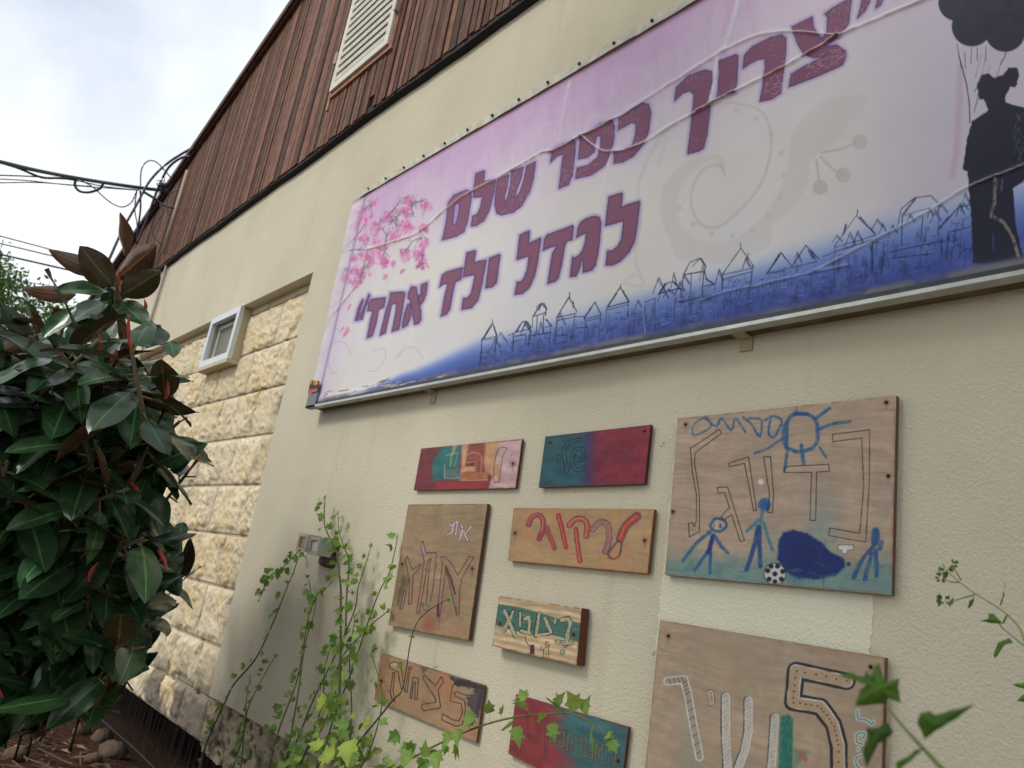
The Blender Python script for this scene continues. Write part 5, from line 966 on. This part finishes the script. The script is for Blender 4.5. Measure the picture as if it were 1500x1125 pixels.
# foreground shoot at the lower right, near the lens
yf = -.86; fg = thing('ivy_shoot', tuple(P(1379, 1125, yf)), 'ivy shoot with broad jagged leaves close to the lens at lower right', 'vine shoot')
vine(fg, [(1402, 1150), (1379, 1125), (1356, 1100), (1327, 1069), (1298, 1034)], [yf+.02, yf, yf, yf-.01, yf-.01], .0026, 0, .02, stemc=(112, 132, 70), leaves=False)
lv_ = Leaves(); t_r = T(1200, 800, 3.46)
def flat(poly, cx, cyy, tint, y0=yf, bend=.004, nr=5):
    q_ = t_r(*poly); fine = []
    for i in range(len(q_)):
        a_, b_ = np.array(q_[i]), np.array(q_[(i+1) % len(q_)])
        for k_ in range(4): fine.append(a_+(b_-a_)*k_/4+(0 if k_ == 0 else rng.normal(size=2)*.5))
    cc_ = np.array(t_r((cx, cyy))[0]); n_ = len(fine); b = lv_.n; ph = random.uniform(0, 6)
    lv_.V.append(P(*cc_, y0-bend)); lv_.Cc.append(np.array(tint)*1.15)
    for r_ in range(1, nr+1):
        f__ = r_/nr
        for i, p_ in enumerate(fine):
            an = math.atan2(p_[1]-cc_[1], p_[0]-cc_[0]); dy = bend*(1-f__*f__)+bend*.35*f__*math.sin(an*2+ph)+bend*.10*math.sin(an*7+ph)*f__
            lv_.V.append(P(*(cc_+(p_-cc_)*f__), y0-dy)); vein = .5+.5*math.cos(an*5+ph); lv_.Cc.append(np.array(tint)*(.9+.35*vein**24-.05*f__))
    lv_.F += [(b, b+1+(i+1) % n_, b+1+i) for i in range(n_)]
    for r_ in range(nr-1): o_ = b+1+r_*n_; lv_.F += [(o_+i, o_+(i+1) % n_, o_+n_+(i+1) % n_, o_+n_+i) for i in range(n_)]
    lv_.n += 1+n_*nr
flat([(335, 800), (180, 810), (205, 730), (240, 705), (95, 655), (160, 640), (225, 660), (240, 630), (262, 670), (275, 615), (305, 590), (328, 665), (340, 690), (405, 668), (400, 720), (415, 795), (345, 770)], 300, 720, (.55, .72, .5), yf, .012)
flat([(535, 980), (495, 890), (515, 845), (560, 835), (585, 855), (640, 840), (790, 800), (690, 880), (600, 930)], 580, 895, (.5, .68, .5), yf-.01, .008)
flat([(375, 940), (360, 965), (300, 1000), (240, 1125), (220, 1050), (245, 960), (240, 920), (300, 920), (345, 890)], 290, 960, (.34, .46, .34), yf-.01, .006)
flat([(530, 1025), (470, 1085), (400, 1140), (385, 1100), (455, 1060), (490, 1030)], 460, 1080, (.6, .78, .55), yf-.01)
lv_.build('leaves', M_ivy, fg, True)
# slender weed with buds at the right edge
yw = -.16; wd_ = thing('flower_weed', tuple(P(1500, 936, yw)), 'slender weed with round green buds at the right edge of the wall', 'weed')
vine(wd_, [(1530, 1010), (1512, 965), (1500, 936), (1492, 918), (1469, 895), (1428, 869), (1405, 852), (1385, 835)], [yw]*8, .0022, 0, .02, stemc=(150, 152, 84), leaves=False)
for a_ in ([(1428, 871), (1410, 876), (1391, 882)], [(1405, 853), (1392, 852), (1380, 847)], [(1408, 850), (1401, 838), (1396, 828)], [(1530, 975), (1500, 946), (1469, 920), (1460, 905)], [(1469, 920), (1462, 912)]): vine(wd_, a_, [yw]*len(a_), .0013, 0, .02, stemc=(110, 116, 64), leaves=False)
bd = Leaves()
for x_, y_, s_ in ((1385, 834, .012), (1396, 826, .009), (1378, 846, .010), (1382, 880, .012), (1391, 880, .009)):
    o_ = P(x_, y_, yw)
    for _ in range(16): d_ = unit(rng.normal(size=3)); bd.lobed(o_+d_*s_*.3, d_, rng.normal(size=3), s_*.8, (.6, .72, .5), [(0, 0), (-.3, .4), (-.2, .8), (0, 1), (.2, .8), (.3, .4)])
bd.build('buds', M_ivy, wd_)
lv_ = Leaves(); yf0 = yw
for poly, cx, cyy, ti in (([(930, 395), (870, 390), (810, 380), (860, 365), (855, 340), (885, 345), (912, 375)], 880, 370, (.6, .8, .5)), ([(985, 490), (940, 500), (890, 570), (885, 545), (905, 490), (960, 465)], 930, 500, (.55, .75, .5)), ([(915, 300), (935, 230), (945, 175), (940, 250), (920, 305)], 932, 250, (.7, .9, .6)), ([(790, 250), (775, 300), (752, 320), (760, 280)], 770, 285, (.6, .6, .4)), ([(925, 395), (945, 350), (960, 350), (935, 395)], 942, 372, (.7, .9, .6)), ([(975, 700), (1038, 690), (1100, 710), (1040, 725)], 1030, 705, (.7, .9, .6)), ([(1000, 785), (1038, 750), (1090, 770), (1040, 790)], 1040, 770, (.6, .8, .5))): flat(poly, cx, cyy, ti, yw, .004)
lv_.build('leaves', M_ivy, wd_, True)

# ------------------------------------------------------------------ overhead cables
def cable(px, deps, r, m, label, group=None, n=8):
    pts = [Pd(a_, b_, d_) for (a_, b_), d_ in zip(px, deps)]; mb_ = MB(); mb_.tube(spline(pts, n), r, 8); o_ = mb_.build('overhead_cable', m, None, True); return tag(o_, label, 'cable', group)
G8 = T(0, 220, 4.6875); dw = 7.6
cable([(-60, 222), (0, 237), (60, 251), (125, 263), (190, 273), (246, 280)], [6.2, 6.5, 6.9, 7.2, 7.5, 7.9], .018, M_cableg, 'thickest grey-green overhead cable running to the gable')
cable(G8((-120, 60), (0, 85), (130, 125), (280, 185), (400, 192), (520, 200)), [6.3, 6.5, 6.7, 6.9, 7.1, 7.2], .011, M_cable, 'black cable sagging just below the thick grey-green one')
cable(G8((-100, 165), (0, 172), (250, 182), (500, 205), (720, 250), (960, 275)), [6.4, 6.5, 6.9, 7.2, 7.4, 7.7], .006, M_cable, 'upper of the three thin wires below the thick cable')
cable(G8((-100, 190), (0, 198), (200, 210), (480, 240), (700, 258), (950, 275)), [6.4, 6.5, 6.9, 7.2, 7.4, 7.7], .005, M_cable, 'middle of the three thin wires below the thick cable')
cable(G8((-100, 224), (0, 224), (250, 222), (450, 235), (620, 248)), [6.4, 6.5, 6.9, 7.2, 7.4], .005, M_cable, 'lowest of the three thin wires below the thick cable')
cable(G8((520, 200), (515, 245), (550, 283), (620, 288), (690, 260), (710, 220)), [7.2]*6, .012, M_cable, 'small black cable loop hanging under the thick cable')
cable(G8((560, 210), (640, 255), (740, 345), (830, 390), (900, 360), (940, 275)), [7.3, 7.3, 7.4, 7.4, 7.5, 7.5], .006, M_cable, 'thin wire sagging in a wide loop above the rubber plant')
cable(G8((740, 770), (840, 550), (940, 370), (1030, 210), (1150, 90), (1300, -5), (1330, -15)), [6.6, 7.0, 7.3, 7.6, 7.8, 7.7, 7.5], .012, M_cable, 'long black cable curving from behind the top leaves to the roof edge')
cable(G8((940, 640), (1010, 470), (1070, 300), (1150, 130), (1240, 55), (1310, 42)), [7.4, 7.5, 7.6, 7.6, 7.6, 7.5], .012, M_cable, 'second black cable arching up to the roof edge, nearer the timber')
cable(G8((965, 270), (970, 140), (1010, 78), (1070, 80), (1140, 150), (1190, 210)), [7.6]*6, .006, M_cable, 'thin wire looping highest against the sky beside the gable')
cable(G8((940, 270), (925, 400), (940, 500), (950, 640)), [7.5]*4, .006, M_cable, 'thin wire hanging down left of the gable corner')
cable(G8((963, 275), (965, 400), (950, 520), (940, 650)), [7.5]*4, .009, M_cable, 'thicker black wire hanging down left of the gable corner')
cable(G8((985, 285), (1050, 325), (1110, 370), (1200, 400)), [7.6, 7.6, 7.6, 7.5], .014, M_cable, 'short thick black cable end fixed to the gable boards')
cable(G8((1235, 265), (1180, 290), (1145, 350), (1150, 430), (1175, 475)), [7.5]*5, .007, M_cablew, 'beige wire loop beside the conduit on the gable')
cable(G8((1100, 375), (1115, 430), (1060, 530), (1050, 590), (1110, 650)), [7.5]*5, .006, M_cablew, 'brown wire curling down the gable boards')
for px_, lb, rr in ((G8((-300, 520), (0, 590), (360, 685), (900, 830)), 'highest of the distant wires at the left', .010), (G8((-300, 570), (0, 640), (520, 765), (900, 860)), 'second distant wire from the top at the left', .011), (G8((-300, 650), (0, 715), (540, 838), (900, 920)), 'thickest of the distant wires at the left', .016), (G8((-300, 850), (140, 900), (400, 940), (900, 1010)), 'distant wire passing the brown leaf tip', .007), (G8((-300, 1020), (0, 1048), (300, 1080), (900, 1120)), 'lowest distant wire crossing the far trees', .007)):
    cable(px_, [12, 12.3, 12.8, 13.5], rr, M_cable, lb)
mb = MB()
for _ in range(40):
    a_ = Pd(238+random.gauss(0, 3.5), 275+random.gauss(0, 5), 7.55); mb.tube([Pd(238, 275, 7.55), a_, a_+rng.normal(size=3)*.03], .004, 4)
tag(mb.build('cable_ties', M_cable), 'tangle of frayed wire ends where the cables meet the gable', 'wire tangle')

# ------------------------------------------------------------------ far trees
def tree(px, py, dep, rx, rz, n, tint, sz, label, name='broadleaf_tree', at=None):
    c_ = Pd(px, py, dep) if at is None else np.array(at, float); t = thing(name, (c_[0], c_[1], 0), label, 'tree'); mb_ = MB(); trk = [np.array([c_[0], c_[1], -.1]), np.array([c_[0]+.1, c_[1], c_[2]*.5]), c_]; mb_.tube(trk, [.16, .12, .05], 8)
    lv_ = Leaves(); cl = [c_+rng.normal(size=3)*np.array([rx, rx, rz])*.55 for _ in range(34)]
    for q_ in cl: mb_.tube([c_*.6+trk[1]*.4, (c_+q_)/2+rng.normal(size=3)*.1, q_], [.035, .02, .008], 5)
    for i in range(n):
        o_ = cl[i % len(cl)]+rng.normal(size=3)*np.array([rx, rx, rz])*.16; f__ = random.uniform(.6, 1.35); lv_.lobed(o_, rng.normal(size=3)+np.array([0, 0, -.3]), rng.normal(size=3)+np.array([0, 0, .8]), sz*random.uniform(.7, 1.3), np.array(tint)*f__, [(0, 0), (-.25, .3), (-.2, .7), (0, 1), (.2, .7), (.25, .3)])
    mb_.build('trunk', M_bark, t, True); lv_.build('crown', M_ivy, t)
tree(-58, 462, 13, 1.2, 1.1, 9000, (.34, .46, .40), .085, 'dark green tree at the far left edge behind the wires')
tree(118, 520, 15, .8, 1.0, 8000, (.8, 1.0, .62), .075, 'light green tree behind the rubber plant top')
tree(-20, 560, 12, .8, .6, 7000, (.40, .54, .46), .08, 'lower bluish green tree left of the rubber plant')

tree(0, 0, 0, 1.5, 1.1, 4600, (.5, .6, .45), .2, 'unseen spreading tree added behind the camera to shade the right part of the wall', at=(-.75, -3.7, 4.9))  # out of view, added to block sun and sky from the wall's right side
# ------------------------------------------------------------------ stones and litter on the ground
random.seed(9)
def rock(px, py, s_, label):
    c_ = Pz(px, py, .22); c_[2] = float(gz(np.array(c_[0]), np.array(c_[1])))
    V, F = [], []; nu, nv2 = 12, 8
    for i in range(nv2+1):
        for j in range(nu):
            th = math.pi*i/nv2; ph = 2*math.pi*j/nu; d_ = np.array([math.sin(th)*math.cos(ph), math.sin(th)*math.sin(ph), math.cos(th)]); k_ = .5+1.0*float(fbm(d_[0]*2+px, d_[1]*2+d_[2]*1.7+py, 1.1, 3, 3)); V.append(c_+d_*s_*k_*np.array([1.2, 1, .75])+np.array([0, 0, s_*.3]))
    F = [(i*nu+j, (i+1)*nu+j, (i+1)*nu+(j+1) % nu, i*nu+(j+1) % nu) for i in range(nv2) for j in range(nu)]
    tag(mk('rock', V, F, M_rock, None, None, True), label, 'rock', 'stones on the dark soil')
for a_ in ((117, 1077, .055, 'rounded pale stone on the dark soil below the rubber plant'), (148, 1084, .065, 'flat pale stone right of the rounded stone'), (164, 1113, .08, 'large tan stone beside the wire mesh'), (134, 1122, .05, 'small stone at the bottom edge left of the tan stone'), (60, 1092, .05, 'dull brown stone under the leaves'), (20, 1118, .06, 'reddish dirt clod at the lower left corner')): rock(*a_)
lit = MB(); pal = [(120, 88, 66), (96, 72, 56), (140, 108, 80), (120, 66, 52), (80, 62, 50)]
for _ in range(1500):
    x_, y_ = random.gauss(-4.9, 1.1), random.uniform(-3.6, -.02); z_ = float(gz(np.array(x_), np.array(y_)))+.012; a_ = random.uniform(0, 6.28); d_ = np.array([math.cos(a_), math.sin(a_), random.uniform(-.2, .3)]); e_ = np.array([-math.sin(a_), math.cos(a_), random.uniform(-.3, .3)]); L_ = random.uniform(.025, .07); W_ = L_*.45; o_ = np.array([x_, y_, z_])
    lit.add([o_-d_*L_, o_-e_*W_*.5+[0, 0, .008], o_+d_*L_, o_+e_*W_*.5+[0, 0, .006]], [(0, 1, 2, 3)], lin(random.choice(pal)))
for _ in range(90):
    x_, y_ = random.gauss(-4.6, .8), random.uniform(-2.4, -.05); z_ = float(gz(np.array(x_), np.array(y_)))+.02; a_ = random.uniform(0, 6.28); L_ = random.uniform(.1, .3); lit.tube([(x_, y_, z_), (x_+L_*math.cos(a_), y_+L_*math.sin(a_), z_+random.uniform(0, .06))], .004, 5, lin((104, 84, 66)))
tag(lit.build('leaf_litter', mat('dry_litter', attr='col', rough=.9, var=.2)), 'dry brown leaves and twigs scattered over the dark soil', 'leaf litter', None, 'stuff')
